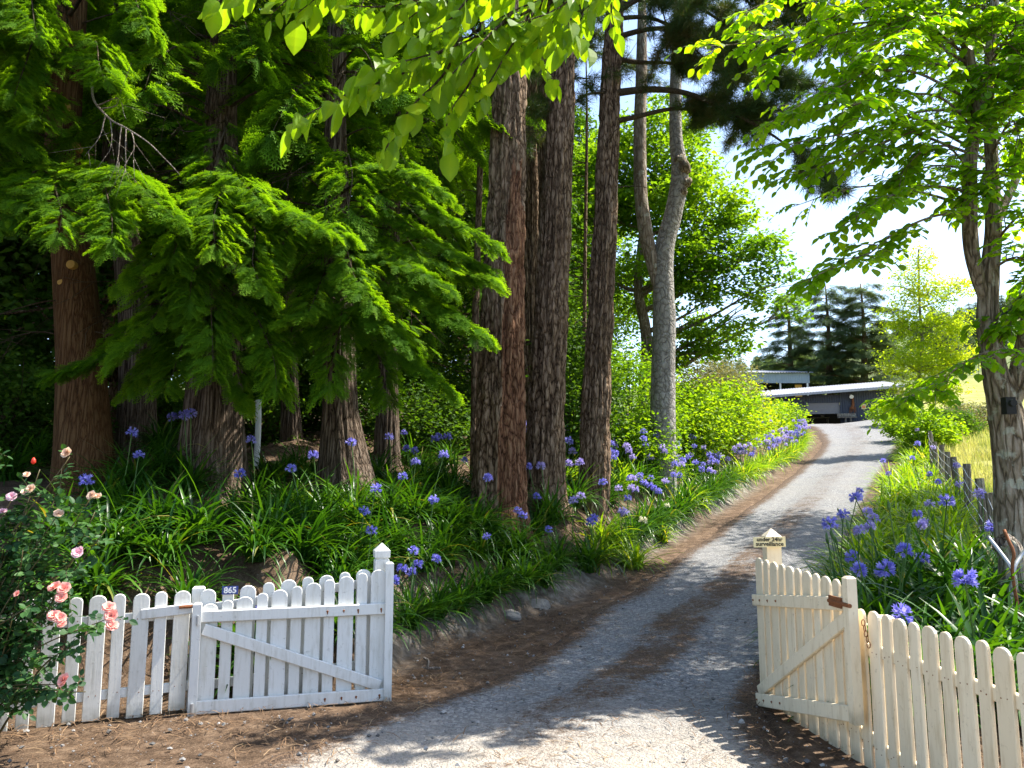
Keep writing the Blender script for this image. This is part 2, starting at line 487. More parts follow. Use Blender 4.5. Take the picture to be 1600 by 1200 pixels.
def in_drive(P, m=0.0):
    l = np.interp(P[:, 1], GL[:, 1], GL[:, 0]); r = np.interp(P[:, 1], GR[:, 1], GR[:, 0])
    return (P[:, 0] > l + m) & (P[:, 0] < r - m) & (P[:, 1] < 55.2 - m) & (P[:, 1] > -12 + m)

def axis(parts):
    out = [np.arange(a, b, s) for a, b, s in parts]
    return np.unique(np.round(np.concatenate(out), 4))
gx = axis([(-420, -60, 20), (-60, -14, 2), (-14, -6, .4), (-6, 6, .11), (6, 14, .22), (14, 30, .5), (30, 70, 2), (70, 460, 14)])
gy = axis([(-30, -6, 3), (-6, 3, .4), (3, 14, .11), (14, 24, .22), (24, 60, .5), (60, 110, 2), (110, 520, 10)])
X, Y = np.meshgrid(gx, gy)
P2 = np.column_stack([X.ravel(), Y.ravel()])
gz_ = G(P2) - np.where(in_drive(P2, .12), .06, 0)
nx, ny = len(gx), len(gy)
i = (np.arange(ny - 1)[:, None] * nx + np.arange(nx - 1)[None]).ravel()
gf = np.stack([i, i + 1, i + nx + 1, i + nx], -1)
gg = Geo().add(np.column_stack([P2, gz_]), gf, 0)

# ground material: pine duff on the bank, clay at its cut foot, grass on the field and hills
m, nt, out = new_mat('bank soil and field grass')
v = coords(nt)
duff = ramp(nt, noise(nt, 5, 8, v, .75), [(.30, (.030, .020, .013)), (.50, (.095, .062, .040)), (.70, (.22, .155, .105))])
needles = noise(nt, 42, 6, coords(nt, (1, .5, 1)), .85, 2.0)
duff = mix(nt, ramp(nt, needles, [(.52, (0, 0, 0)), (.66, (.8, .8, .8))]), duff, (.27, .185, .12))
stonef = nd(nt, 'ShaderNodeTexVoronoi', Scale=26); nt.links.new(v, stonef.inputs['Vector'])
duff = mix(nt, mth(nt, 'MULTIPLY', ramp(nt, stonef.outputs['Distance'], [(.12, (1, 1, 1)), (.2, (0, 0, 0))]), ramp(nt, noise(nt, 2.2, 3, v), [(.55, (0, 0, 0)), (.65, (.7, .7, .7))])), duff, (.34, .32, .30))
clay = ramp(nt, noise(nt, 7, 7, v, .7), [(.3, (.06, .048, .036)), (.5, (.16, .14, .115)), (.72, (.33, .31, .275))])
grass = ramp(nt, noise(nt, .55, 8, v, .75), [(.30, (.13, .17, .04)), (.5, (.26, .26, .075)), (.68, (.40, .34, .14))])
hill = ramp(nt, noise(nt, .06, 6, v, .7), [(.35, (.06, .10, .035)), (.52, (.15, .18, .07)), (.68, (.30, .26, .14))])
c = mix(nt, attr(nt, 'clay'), duff, clay)
c = mix(nt, attr(nt, 'field'), c, grass)
c = mix(nt, attr(nt, 'hill'), c, hill)
hgt = mth(nt, 'ADD', noise(nt, 9, 8, v, .75), mth(nt, 'MULTIPLY', needles, .4))
principled(nt, out, c, .95, .1, bump(nt, hgt, .8, .04))
M['ground'] = m
ground = gg.build('ground', M['ground'], smooth=True)
tag(ground, kind='structure')
D_all = bank_depth(P2)
clay_v = np.clip(np.interp(D_all, [-.25, -.02, .08, .42, .75], [0, .5, 1, 1, 0]) * (P2[:, 1] > 7.5) * np.interp(fbm(np.column_stack([P2 * .8, P2[:, :1] * 0]), 2, 33), [.35, .6], [.25, 1]), 0, 1)
fx = P2[:, 0] - np.interp(P2[:, 1], WF[:, 1], WF[:, 0])
field_v = np.where(P2[:, 1] < 60, np.clip(fx / .8 + .3, 0, 1) * (P2[:, 1] > 5.5), 1) * (D_all < 0)
field_v = np.where((P2[:, 1] > 58) & (D_all > 0), np.clip((P2[:, 1] - 58) / 10, 0, 1), field_v)
hill_v = np.clip((P2[:, 1] - 75) / 15, 0, 1)
for nme, val in (('clay', clay_v), ('field', field_v), ('hill', hill_v)):
    a_ = ground.data.attributes.new(nme, 'FLOAT', 'POINT'); a_.data.foreach_set('value', val.astype(np.float32))

# driveway: its own sheet of gravel, a little proud of the ground
yk = np.concatenate([np.arange(-12, 3, .6), np.arange(3, 16, .12), np.arange(16, 55.3, .35)])
lx = np.interp(yk, GLd[:, 1], GLd[:, 0]); rx_ = np.interp(yk, GRd[:, 1], GRd[:, 0])
nl = 40
t = np.linspace(0, 1, nl)
wob = .18 * (fbm(np.column_stack([yk * .7, 0 * yk, 0 * yk]), 3, 4) - .5)
RX = lx[:, None] + wob[:, None] * (1 - t) + (rx_ - lx)[:, None] * t[None]
RY = np.repeat(yk[:, None], nl, 1)
RP = np.column_stack([RX.ravel(), RY.ravel()])
rut = (np.exp(-((t - .27) / .10) ** 2) + np.exp(-((t - .74) / .10) ** 2))
RZ = G(RP).reshape(RX.shape) + .012 - .03 * rut[None] + .02 * np.sin(math.pi * t)[None]
RZ[:, 0] -= .05; RZ[:, -1] -= .05; RZ[:, 1] -= .012; RZ[:, -2] -= .012
i = (np.arange(len(yk) - 1)[:, None] * nl + np.arange(nl - 1)[None]).ravel()
rg = Geo().add(np.column_stack([RP, RZ.ravel()]), np.stack([i, i + 1, i + nl + 1, i + nl], -1), np.tile(t, len(yk)))
m, nt, out = new_mat('driveway gravel')
v = coords(nt)
vo = nd(nt, 'ShaderNodeTexVoronoi', Scale=38); nt.links.new(v, vo.inputs['Vector'])
vo2 = nd(nt, 'ShaderNodeTexVoronoi', Scale=95); nt.links.new(v, vo2.inputs['Vector'])
sepc = nt.nodes.new('ShaderNodeSeparateColor'); nt.links.new(vo.outputs['Color'], sepc.inputs[0])
sepd = nt.nodes.new('ShaderNodeSeparateColor'); nt.links.new(vo2.outputs['Color'], sepd.inputs[0])
gcol = mix(nt, .5, ramp(nt, sepc.outputs[0], [(0, (.05, .054, .062)), (.55, (.155, .158, .165)), (1, (.42, .415, .40))]), ramp(nt, sepd.outputs[1], [(0, (.065, .07, .08)), (1, (.27, .27, .265))]))
big = noise(nt, .9, 6, v, .7)
gcol = mix(nt, ramp(nt, big, [(.4, (0, 0, 0)), (.7, (.6, .6, .6))]), gcol, (.22, .21, .195))
lat = attr(nt, 'rnd')
strip = ramp(nt, lat, [(.22, (0, 0, 0)), (.31, (.1, .1, .1)), (.40, (.85, .85, .85)), (.54, (.85, .85, .85)), (.63, (.1, .1, .1)), (.80, (.05, .05, .05))])
sides_ = ramp(nt, lat, [(0, (1.3, 1.3, 1.3)), (.05, (.95, .95, .95)), (.17, (0, 0, 0)), (.86, (0, 0, 0)), (.95, (.9, .9, .9)), (1, (1.3, 1.3, 1.3))])
patch = noise(nt, 1.5, 7, v, .72, .6)
nmask = mth(nt, 'MULTIPLY', mth(nt, 'ADD', strip, mth(nt, 'MULTIPLY', mth(nt, 'SUBTRACT', patch, .5), 2.4)), ramp(nt, noise(nt, 34, 5, coords(nt, (1, .4, 1)), .8, 1.0), [(.30, (.6, .6, .6)), (.62, (1, 1, 1))]), True)
sepy = nt.nodes.new('ShaderNodeSeparateXYZ'); nt.links.new(v, sepy.inputs[0])
nearf = nd(nt, 'ShaderNodeMapRange', **{'From Min': 11.0, 'From Max': 24.0, 'To Min': 1.0, 'To Max': .45}); nt.links.new(sepy.outputs[1], nearf.inputs[0])
nearg = nd(nt, 'ShaderNodeMapRange', **{'From Min': 5.2, 'From Max': 7.4, 'To Min': .35, 'To Max': 1.0}); nt.links.new(sepy.outputs[1], nearg.inputs[0])
nmask = mth(nt, 'MULTIPLY', mth(nt, 'MULTIPLY', nmask, nearf.outputs[0]), nearg.outputs[0])
smask = mth(nt, 'ADD', sides_, mth(nt, 'MULTIPLY', mth(nt, 'SUBTRACT', noise(nt, 3.2, 7, v, .75, .8), .5), 1.3), True)
smask = mth(nt, 'MULTIPLY', smask, ramp(nt, sides_, [(0, (0, 0, 0)), (.12, (1, 1, 1))]))
nmask = ramp(nt, mth(nt, 'ADD', mth(nt, 'MAXIMUM', nmask, smask, True), mth(nt, 'MULTIPLY', mth(nt, 'SUBTRACT', noise(nt, 15, 8, v, .85), .5), 1.9)), [(.25, (0, 0, 0)), (.72, (1, 1, 1))])
ncol = ramp(nt, noise(nt, 48, 5, coords(nt, (1, .5, 1)), .75, 1.2), [(.34, (.035, .023, .016)), (.55, (.105, .068, .044)), (.74, (.26, .185, .125))])
sunlit_tone = nd(nt, 'ShaderNodeMapRange', **{'From Min': 5.3, 'From Max': 6.6, 'To Min': .62, 'To Max': 0.0}); nt.links.new(sepy.outputs[1], sunlit_tone.inputs[0])
gcol = mix(nt, mth(nt, 'MULTIPLY', sunlit_tone.outputs[0], ramp(nt, noise(nt, 4, 7, v, .75), [(.25, (.3, .3, .3)), (.6, (1, 1, 1))])), gcol, (.40, .345, .275))  # paler sandy cream near the entrance: sunlight put into the gravel colour
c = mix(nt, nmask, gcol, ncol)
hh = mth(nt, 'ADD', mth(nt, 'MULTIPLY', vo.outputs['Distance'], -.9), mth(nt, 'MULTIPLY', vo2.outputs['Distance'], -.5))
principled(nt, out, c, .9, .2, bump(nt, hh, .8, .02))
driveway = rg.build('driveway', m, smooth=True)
tag(driveway, kind='structure')

# ------------------------------------------------------------------ sheds at the top of the drive
def corrugated(name, p0, p1, p2, pitch, amp, mat, parent, thick=.0):
    """sheet from p0 along p1-p0 (waves run across this) and up p2-p0"""
    p0, p1, p2 = (np.asarray(q, float) for q in (p0, p1, p2))
    L = np.linalg.norm(p1 - p0); n = int(L / pitch * 4)
    u = np.linspace(0, 1, n + 1)
    nn = norm(np.cross(p1 - p0, p2 - p0))
    w = np.array([0, 1, 0, -1])[np.arange(n + 1) % 4] * amp
    a = p0 + u[:, None] * (p1 - p0) + w[:, None] * nn
    b = a + (p2 - p0)
    V = np.vstack([a, b]); k = np.arange(n)
    g = Geo().add(V, np.stack([k, k + 1, k + n + 2, k + n + 1], -1))
    V2 = V - nn * .012
    g.add(V2, np.stack([k, k + n + 1, k + n + 2, k + 1], -1))
    return g.build(name, mat, parent, smooth=True)
M['shed_wall'] = flat_mat('dark grey shed cladding', (.05, .058, .082), .6, .3, 0, 4, .2)
M['shed_roof'] = flat_mat('weathered galvanised roof', (.30, .31, .34), .5, .5, .2, 3, .2)
M['shutter'] = flat_mat('grey roller shutter', (.20, .19, .20), .5, .4, 0, 5, .15)
M['blue_cladding'] = flat_mat('blue grey cladding', (.20, .26, .34), .6, .3, 0, 2, .25)
M['dark_inside'] = flat_mat('dark shed lining', (.03, .028, .03), .9, .1)
M['ochre_board'] = flat_mat('ochre board', (.42, .25, .06), .7, .2, 0, 3, .2)

a0, a1 = at(1188, 664, 58.5), at(1402, 655, 56.5)
a0[2] = a1[2] = 0
zb = at(1290, 662, 57)[2]
base = (a0 + a1) / 2; base[2] = zb
shed = thing('shed', base, 'long low dark shed with a half raised roller door at the top of the driveway', 'shed')
ux = norm(a1 - a0); uy = np.array([-ux[1], ux[0], 0]); uz = np.array([0, 0, 1.0])
AX = np.array([ux, uy, uz])
W_ = np.linalg.norm(a1 - a0)
def sp(u, w, h): return np.array([a0[0], a0[1], zb]) + ux * u + uy * w + uz * h
def u_of(px):   # distance along the front at a photo column
    r = ray(px, 640); n_ = uy
    tt = ((a0 - EYE) @ n_) / (r @ n_)
    return float(((EYE + r * tt) - a0) @ ux)
hL, hR = 2.05, 2.6
ht = lambda u: hL + (hR - hL) * u / W_
uD0, uD1 = u_of(1260), u_of(1313)
dh = 1.55
corrugated('wall', sp(0, 0, -.6), sp(uD0, 0, -.6), sp(0, 0, hL), .16, .02, M['shed_wall'], shed)
corrugated('wall', sp(uD1, 0, -.6), sp(W_, 0, -.6), sp(uD1, 0, hL + .3), .16, .02, M['shed_wall'], shed)
corrugated('wall', sp(uD0, 0, dh), sp(uD1, 0, dh), sp(uD0, 0, hL + .08), .16, .02, M['shed_wall'], shed)
g = Geo()
for (u0, u1, w0, w1) in ((0, W_, 6, 6.05), (-.05, 0, 0.1, 6), (W_, W_ + .05, .1, 6)):
    g.box(sp((u0 + u1) / 2, (w0 + w1) / 2, .7), (u1 - u0, w1 - w0, 2.6), axes=AX)
g.build('lining', M['dark_inside'], shed)
sh = Geo()
for k in range(9):
    sh.box(sp((uD0 + uD1) / 2, .06, .80 + .093 * k + .01 * (k == 0)), (uD1 - uD0 - .04, .03 + .012 * (k % 2), .092), axes=AX)
sh = sh.build('roller_door', M['shutter'], shed)
rf0, rf1, rf2 = sp(-.6, -.9, hL - .02), sp(W_ + .7, -.9, hR + .0), sp(-.6, 6.4, hL + 1.2)
roof = corrugated('roof', rf0, rf1, rf2, .2, .02, M['shed_roof'], shed)
Geo().box((rf0 + rf1) / 2 - uz * .09, (np.linalg.norm(rf1 - rf0), .05, .16), axes=np.array([norm(rf1 - rf0), uy, norm(np.cross(rf1 - rf0, uy))])).build('gutter', M['shed_roof'], shed)
Geo().tube([rf1 - ux * .35 - uz * .1, sp(W_ - .05, -.12, hR - .55), sp(W_ - .05, -.12, 0)], .05, 8).build('downpipe', M['shed_roof'], shed)
for px in (1258, 1314):
    Geo().box(sp(u_of(px), -.05, .5), (.12, .1, 2.3), axes=AX).build('door_post', M['shed_wall'], shed)
g = Geo(); g.box(sp(u_of(1330), -.12, 2.03), (.12, .16, .12), axes=AX); g.tube([sp(u_of(1330), -.25, 2.02), sp(u_of(1330), -.32, 1.96), sp(u_of(1330), -.4, 1.9)], [.07, .12, .15], 10)
g.build('wall_lamp', M['sign_white'], shed)
g = Geo(); g.tube([sp(u_of(1333), -.1, 1.9), sp(u_of(1333), -.12, 1.4), sp(u_of(1331), -.12, 1.05)], [.07, .10, .13], 8)
for k in range(5): g.tube([sp(u_of(1328 + 2 * k), -.12, 1.2), sp(u_of(1327 + 2.4 * k), -.14, .75 + .06 * (k % 3))], [.035, .02], 5)
tag(g.build('hanging_tackle', M['rust'], None, origin=sp(u_of(1333), -.1, 1.4)), 'rusty tackle hanging on the shed wall below the white lamp', 'tackle')
ps = thing('poster', sp(u_of(1349.5), -.06, 1.22), 'small cream and orange notice on the dark shed wall', 'notice')
Geo().box(sp(u_of(1349.5), -.045, 1.22), (.30, .02, .36), axes=AX).build('board', M['sign_yellow'], ps)
Geo().box(sp(u_of(1349.5), -.06, 1.20), (.20, .014, .20), axes=AX).build('panel', flat_mat('orange print', (.75, .28, .10), .6), ps)
g = Geo(); g.box(sp(u_of(1321), -.5, .42), (1.25, .5, .06), axes=AX); g.box(sp(u_of(1318), -.5, .2), (.08, .4, .4), axes=AX); g.box(sp(u_of(1326), -.5, .2), (.08, .4, .4), axes=AX)
g.box(sp(u_of(1321), -.28, .62), (1.25, .05, .22), axes=AX)
tag(g.build('bench', M['grey_wood'], None, origin=sp(u_of(1321), -.5, .1)), 'grey timber bench standing against the shed wall right of the roller door', 'bench')
# something stored behind the half open door: a workbench with a vice
g = Geo(); uc = (uD0 + uD1) / 2
g.box(sp(uc, 1.8, .62), (1.3, .6, .06), axes=AX)
for q in (-.55, .55): g.box(sp(uc + q, 1.8, .3), (.08, .5, .6), axes=AX)
g.box(sp(uc + .2, 1.7, .74), (.22, .18, .18), axes=AX)
tag(g.build('workbench', M['grey_wood'], None, origin=sp(uc, 1.8, 0)), 'dim workbench inside the shed behind the half open roller door', 'workbench')

# open fronted barn behind
b0, b1 = at(1150, 612, 72), at(1266, 612, 72)
bz = b0[2] - .6
barn = thing('barn', ((b0 + b1) / 2 * np.array([1, 1, 0]) + np.array([0, 0, bz])), 'open fronted barn with blue grey fascia behind the dark shed', 'barn')
BAX = np.eye(3)
bw = b1[0] - b0[0]; bx = (b0[0] + b1[0]) / 2
zt = at(1200, 583, 72)[2]; zm = at(1200, 598.5, 72)[2]
corrugated('fascia', (b0[0], 72, zm), (b1[0], 72, zm), (b0[0], 72, zt), .2, .02, M['blue_cladding'], barn)
corrugated('roof', (b0[0] - .3, 71.7, zt + .03), (b1[0] + .3, 71.7, zt + .03), (b0[0] - .3, 79, zt + 1.3), .25, .025, M['shed_roof'], barn)
g = Geo(); g.box((bx, 78.5, (bz + zt) / 2 - .3), (bw, .1, zt - bz + 1)); g.box((b0[0] + .05, 75.2, (bz + zt) / 2 - .3), (.1, 6.4, zt - bz + .9)); g.box((b1[0] - .05, 75.2, (bz + zt) / 2 - .3), (.1, 6.4, zt - bz + .9))
g.build('wall', M['dark_inside'], barn)
for px in (1219.5, 1262):
    p = at(px, 605, 72.05); Geo().box((p[0], 72.1, (zm + bz) / 2 - .3), (.14, .14, zm - bz + .6)).build('post', M['galvanised'], barn)
p = at(1248, 605, 72.3); Geo().box((p[0], 72.4, (zm + bz) / 2 - .2), (.62, .06, zm - bz + .2)).build('boarded_bay', M['ochre_board'], barn)

# ------------------------------------------------------------------ white picket fences and gates
def picket(c, w, th, z0, z1, along, nrm, tilt=0.0, nails=()):
    """round-topped board: c = centre of its foot (x, y)"""
    a = np.append(along, 0); n = np.append(nrm, 0)
    r = w / 2
    prof = [(-r, 0), (r, 0), (r, z1 - z0 - r * .85)]
    for k in range(1, 8):
        an = math.pi * k / 8
        prof.append((r * math.cos(an), z1 - z0 - r * .85 + r * .85 * math.sin(an)))
    prof.append((-r, z1 - z0 - r * .85))
    prof = np.array(prof)
    bev = .004
    base = np.array([c[0], c[1], z0])
    rings = []
    inset = prof * np.array([1 - 2 * bev / w, 1]) - np.array([0, 0]); inset[:, 1] = np.where(prof[:, 1] > .05, prof[:, 1] - bev, prof[:, 1])
    for pr, off in ((inset, -th / 2), (prof, -th / 2 + bev), (prof, th / 2 - bev), (inset, th / 2)):
        x = pr[:, 0] + tilt * pr[:, 1]
        rings.append(base + x[:, None] * a + pr[:, 1:2] * np.array([0, 0, 1.0]) + off * n)
    k = len(prof)
    V = np.vstack(rings)
    f = []
    for q in range(3):
        for j in range(k):
            f.append([q * k + j, q * k + (j + 1) % k, (q + 1) * k + (j + 1) % k, (q + 1) * k + j])
    f.append(list(range(k))[::-1]); f.append(list(range(3 * k, 4 * k)))
    g = Geo().add(V, f, random.uniform(.1, 1.0))
    face = 1 if n @ (np.array([0, 0, 0]) - base) > 0 else -1
    for zz in nails:
        for sx in (-.22, .22):
            if random.random() < .15: continue
            p = base + a * (sx * w + tilt * zz + random.uniform(-.006, .006)) + np.array([0, 0, zz + random.uniform(-.01, .01)]) + n * face * (th / 2)
            rr_ = random.uniform(.0032, .0048)
            g.tube([p, p + n * face * .0015], [rr_, rr_ * .9], 6, .3, 1)
    return g

def bar(p, q, w, th, nrm, rnd=None):
    """board from p to q, w tall, th thick across nrm"""
    p, q = np.asarray(p, float), np.asarray(q, float)
    x = norm(q - p); n = np.append(nrm, 0); zz = norm(np.cross(x, n)); n2 = np.cross(zz, x)
    if zz[2] < 0: zz = -zz
    L = np.linalg.norm(q - p); g = Geo()
    b = .005
    hx, hy, hz = L / 2, th / 2, w / 2
    V = []
    for (sx, yy, iz) in ((1, -hy, b), (1, -hy + b, 0), (1, hy - b, 0), (1, hy, b)):
        V += [(-hx, yy, -hz + iz), (hx, yy, -hz + iz), (hx, yy, hz - iz), (-hx, yy, hz - iz)]
    V = np.array(V) @ np.array([x, n2, zz]) + (p + q) / 2
    f = [[0, 3, 2, 1], [12, 13, 14, 15]]
    for r in range(3):
        for j in range(4): f.append([r * 4 + j, r * 4 + (j + 1) % 4, r * 4 + 4 + (j + 1) % 4, r * 4 + 4 + j])
    return g.add(V, f, random.uniform(.35, 1) if rnd is None else rnd)

def post(c, z0, z1, w, cap=True, along=np.array([1.0, 0]), mat=None):
    a = np.append(along, 0); n = np.array([-along[1], along[0], 0]); ax = np.array([a, n, [0, 0, 1]])
    g = Geo()
    hb = z1 - z0
    def ring(hw, z): return np.array([[-hw, -hw, z], [hw, -hw, z], [hw, hw, z], [-hw, hw, z]])
    h = w / 2
    if cap:
        rs = [ring(h, 0), ring(h, hb - .135), ring(h - .008, hb - .13), ring(h - .008, hb - .118), ring(h + .004, hb - .113), ring(h + .006, hb - .06), ring(.004, hb)]
    else:
        rs = [ring(h, 0), ring(h, hb - .012), ring(h - .012, hb)]
    V = np.vstack(rs) @ ax + np.array([c[0], c[1], z0])
    f = [[3, 2, 1, 0]]
    for r in range(len(rs) - 1):
        for j in range(4): f.append([r * 4 + j, r * 4 + (j + 1) % 4, r * 4 + 4 + (j + 1) % 4, r * 4 + 4 + j])
    e = (len(rs) - 1) * 4; f.append([e, e + 1, e + 2, e + 3])
    return g.add(V, f, .7)

def screw(p, nrm, r=.009):
    n = np.append(nrm, 0)
    return Geo().tube([p, p + n * .006], [r, r * .7], 8)

def L2(p): return np.array(p, float)
def fence_run(parent, A, B, pitch, z0f, z1f, mat, nrm, rails, wide=.116, narrow=.084, first=0, skip=lambda k: False, tilt=0):
    A, B = L2(A), L2(B); d = norm(B - A); L = np.linalg.norm(B - A)
    n = int(round(L / pitch))
    for k in range(n):
        if skip(k): continue
        s = (k + .5) * L / n
        c = A + d * s
        w = (wide if (k + first) % 2 == 0 else narrow) * random.uniform(.97, 1.03)
        picket(c + nrm * .022, w, .022, z0f(s / L) + random.uniform(-.012, .008), z1f(s / L) + random.uniform(-.004, .004), d, nrm, tilt + random.uniform(-.007, .007), [rails[0](s / L), rails[1](s / L)]).build('picket', [mat, M['rust']], parent)
    for zr in rails:
        bar(np.append(A, z0f(0) + zr(0)), np.append(B, z0f(1) + zr(1)), .068, .035, nrm).build('rail', mat, parent)

WP, CP = M['white_paint'], M['cream_paint']
# left side ------------------------------------------------------
lh, lf = L2((-2.41, 6.30)), L2((-1.07, 6.70))          # outer end of the wing, capped gate post
dl = norm(lf - lh); nl_ = np.array([dl[1], -dl[0]])       # towards the viewpoint
fl = thing('picket_fence', (-2.41, 6.30, Gz(-2.41, 6.3)), 'white picket fence in shade on the left, running behind the roses to a capped post', 'fence')
zl0 = lambda p: float(np.interp(p, [0, 1], [.03, .12]))
fence_run(fl, lh, lf - dl * .07, .14, zl0, lambda p: .905 + .13 * p ** 1.3, WP, nl_, [lambda p: .16, lambda p: .72 + .08 * p], first=0)
post(lf, -.1, 1.23, .115, True, dl).build('post', WP, fl)
post(lh - nl_ * .06, -.1, .92, .09, False, dl).build('post', WP, fl)
le = L2((-3.75, 5.72)); d2 = norm(lh - le); n2 = np.array([d2[1], -d2[0]])
fence_run(fl, le, lh - d2 * .04, .137, lambda p: .0 + .03 * p, lambda p: .885 + .02 * p, WP, n2, [lambda p: .17, lambda p: .70], first=1)
le2 = L2((-6.2, 4.75)); d3 = norm(le - le2); n3 = np.array([d3[1], -d3[0]])
fence_run(fl, le2, le, .137, lambda p: .0, lambda p: .885, WP, n3, [lambda p: .17, lambda p: .70], first=0)
post(le - n2 * .07, -.1, .9, .09, False, d2).build('post', WP, fl)

def gate(name, A, B, nrm, z0, mat, label, z_top, rail_top, zA, zB, brace_up_at_A, stile_at, tall, bolts_at):
    """A = end at the fence, B = end at the capped post; boards stand on the far side of the frame"""
    A, B = L2(A), L2(B); d = norm(B - A); L = np.linalg.norm(B - A)
    g = thing(name, (*((A + B) / 2), z0), label, 'gate')
    n = 11
    for k in range(n):
        s = (k + .5) / n
        c = A + d * L * s
        picket(c + nrm * .0, (.120 if k % 2 == 0 else .082) * L / 1.40, .02, zA(s) + .015, z_top(s), d, nrm, random.uniform(-.004, .004)).build('picket', [mat, M['rust']], g)
    o = nrm * .028
    bar(np.append(A + o, zA(0) + .05), np.append(B + o, zA(1) + .05), .095, .034, nrm).build('rail', mat, g)
    bar(np.append(A + o, rail_top(0)), np.append(B + o, rail_top(1)), .085, .034, nrm).build('rail', mat, g)
    if brace_up_at_A: p, q = np.append(A + o + d * .03, rail_top(0) - .09), np.append(B + o - d * .04, zA(1) + .12)
    else: p, q = np.append(A + o + d * .06, rail_top(0) - .10), np.append(B + o - d * .03, zA(1) + .12)
    bar(p, q, .085, .030, nrm).build('brace', mat, g)
    for (c, zt_) in ((A, stile_at[0]), (B, stile_at[1])):
        if zt_: post(c + nrm * .03 - d * (.02 if c is A else -.02), zA(0 if c is A else 1) - .0, zt_, .062 if zt_ > 1 or not tall else .075, False, d).build('stile', mat, g)
    for s in bolts_at:
        for zz in (zA(s) + .05, rail_top(s)):
            bp = np.append(A + d * L * s + nrm * .0455, zz)
            bo = screw(bp, nrm)
            if random.random() < .75:      # rust that has run down the paint below the bolt
                ln_, w_ = random.uniform(.012, .030), random.uniform(.004, .008); d3 = np.append(d, 0)
                q_ = bp + np.append(nrm, 0) * .0012
                bo.add(np.array([q_ - d3 * w_, q_ + d3 * w_, q_ + d3 * w_ * .5 - [0, 0, ln_], q_ - d3 * w_ * .4 - [0, 0, ln_ * .9]]), [[0, 1, 2, 3]], .5)
            bo.build('bolt', M['rust'], g)
    return g, d, L
# left gate lies folded back on the wing
ga, gb = lh + nl_ * .085 + dl * .03, lf + nl_ * .085 + dl * .03
gl, gd, gL = gate('picket_gate', ga, gb, nl_, .08, WP, 'white picket gate with a falling diagonal brace, folded back in front of the shaded bank',
                  lambda s: .795 + .24 * s, lambda s: .715 + .005 * s, lambda s: .010 + .0 * s, None, True, (.82, 1.085), False, (.67, .76, .84, .97))
# latch bar that bridges the gate and the fence, with its rusty bolt
q0 = lh + nl_ * .07 - dl * .38; q1 = lh + nl_ * .07 - dl * .03
bar(np.append(q0, .745), np.append(q1, .775), .075, .03, nl_).build('latch_board', WP, fl)
Geo().tube([np.append(q1 - dl * .09 + nl_ * .028, .79), np.append(q1 + dl * .02 + nl_ * .028, .792)], .012, 8).build('latch_bolt', M['rust'], fl)
g = Geo(); g.tube([np.append(ga + nl_ * .07 - dl * .01, .73), np.append(ga + nl_ * .07 - dl * .01, .66)], .01, 8); g.tube([np.append(ga + nl_ * .07 - dl * .02, .10), np.append(ga + nl_ * .07 - dl * .02, -.04)], .012, 8)
g.build('drop_bolt', M['galvanised'], gl)

# right side -----------------------------------------------------
rp, rj = L2((2.03, 6.50)), L2((2.185, 5.02))              # capped post, where the gate's free stile meets the fence
dr = norm(rj - rp); nr = np.array([-abs(dr[1]), -abs(dr[0])]); nr = norm(np.array([dr[1], -dr[0]])); nr = nr if nr[0] < 0 else -nr
fr = thing('picket_fence', (rj[0], rj[1], 0), 'sunlit cream white picket fence running out of frame at lower right below the agapanthus', 'fence')
fence_run(fr, rp + dr * .08, rj, .135, lambda p: .02 - .05 * p, lambda p: 1.07 - .15 * p, CP, nr, [lambda p: .2, lambda p: .80 - .08 * p], first=0)
post(rp - nr * .02 + np.array([.03, .02]), -.1, 1.355, .115, True, np.array([1.0, 0])).build('post', CP, fr)
post(rj - nr * .085, -.1, .90, .09, False, dr).build('post', CP, fr)
re_ = rj + dr * 2.6
fence_run(fr, rj + dr * .0, re_, .14, lambda p: -.03, lambda p: .935, CP, nr, [lambda p: .17, lambda p: .73], first=0)
post(re_ - nr * .07, -.1, .9, .09, False, dr).build('post', CP, fr)
ga, gb = rj + nr * .09 - dr * .03, rp + nr * .09 + dr * .0
gr, gd, gL = gate('picket_gate', ga, gb, nr, .08, CP, 'cream white picket gate with rising brace and rusty bolt, folded back below the surveillance sign',
                  lambda s: 1.09 + .045 * s, lambda s: .967 - .165 * s, lambda s: .27 - .27 * s, None, True, (1.135, None), True, (.70, .80, .90, .985))
g = Geo()
q = ga + nr * .062 - dr * .085
g.tube([np.append(q - dr * .10, .965), np.append(q + dr * .16, .965)], .013, 8)
g.box(np.append(q - dr * .02, .985), (.15, .01, .03), axes=np.array([np.append(dr, 0), np.append(nr, 0), [0, 0, 1]]))
g.box(np.append(q - dr * .02, .945), (.15, .01, .02), axes=np.array([np.append(dr, 0), np.append(nr, 0), [0, 0, 1]]))
g.build('latch_bolt', M['rust'], gr)
g = Geo()
for k in range(5):
    c = np.append(rj + dr * (.01 + .012 * k) + nr * (.055), .86 - .03 * k)
    an = np.linspace(0, 2 * math.pi, 9)
    e1 = np.append(dr, 0) if k % 2 else np.append(nr, 0)
    g.tube(c + .011 * np.cos(an)[:, None] * e1 + .02 * np.sin(an)[:, None] * np.array([0, 0, 1]), .003, 5)
g.build('latch_chain', M['rust'], gr)

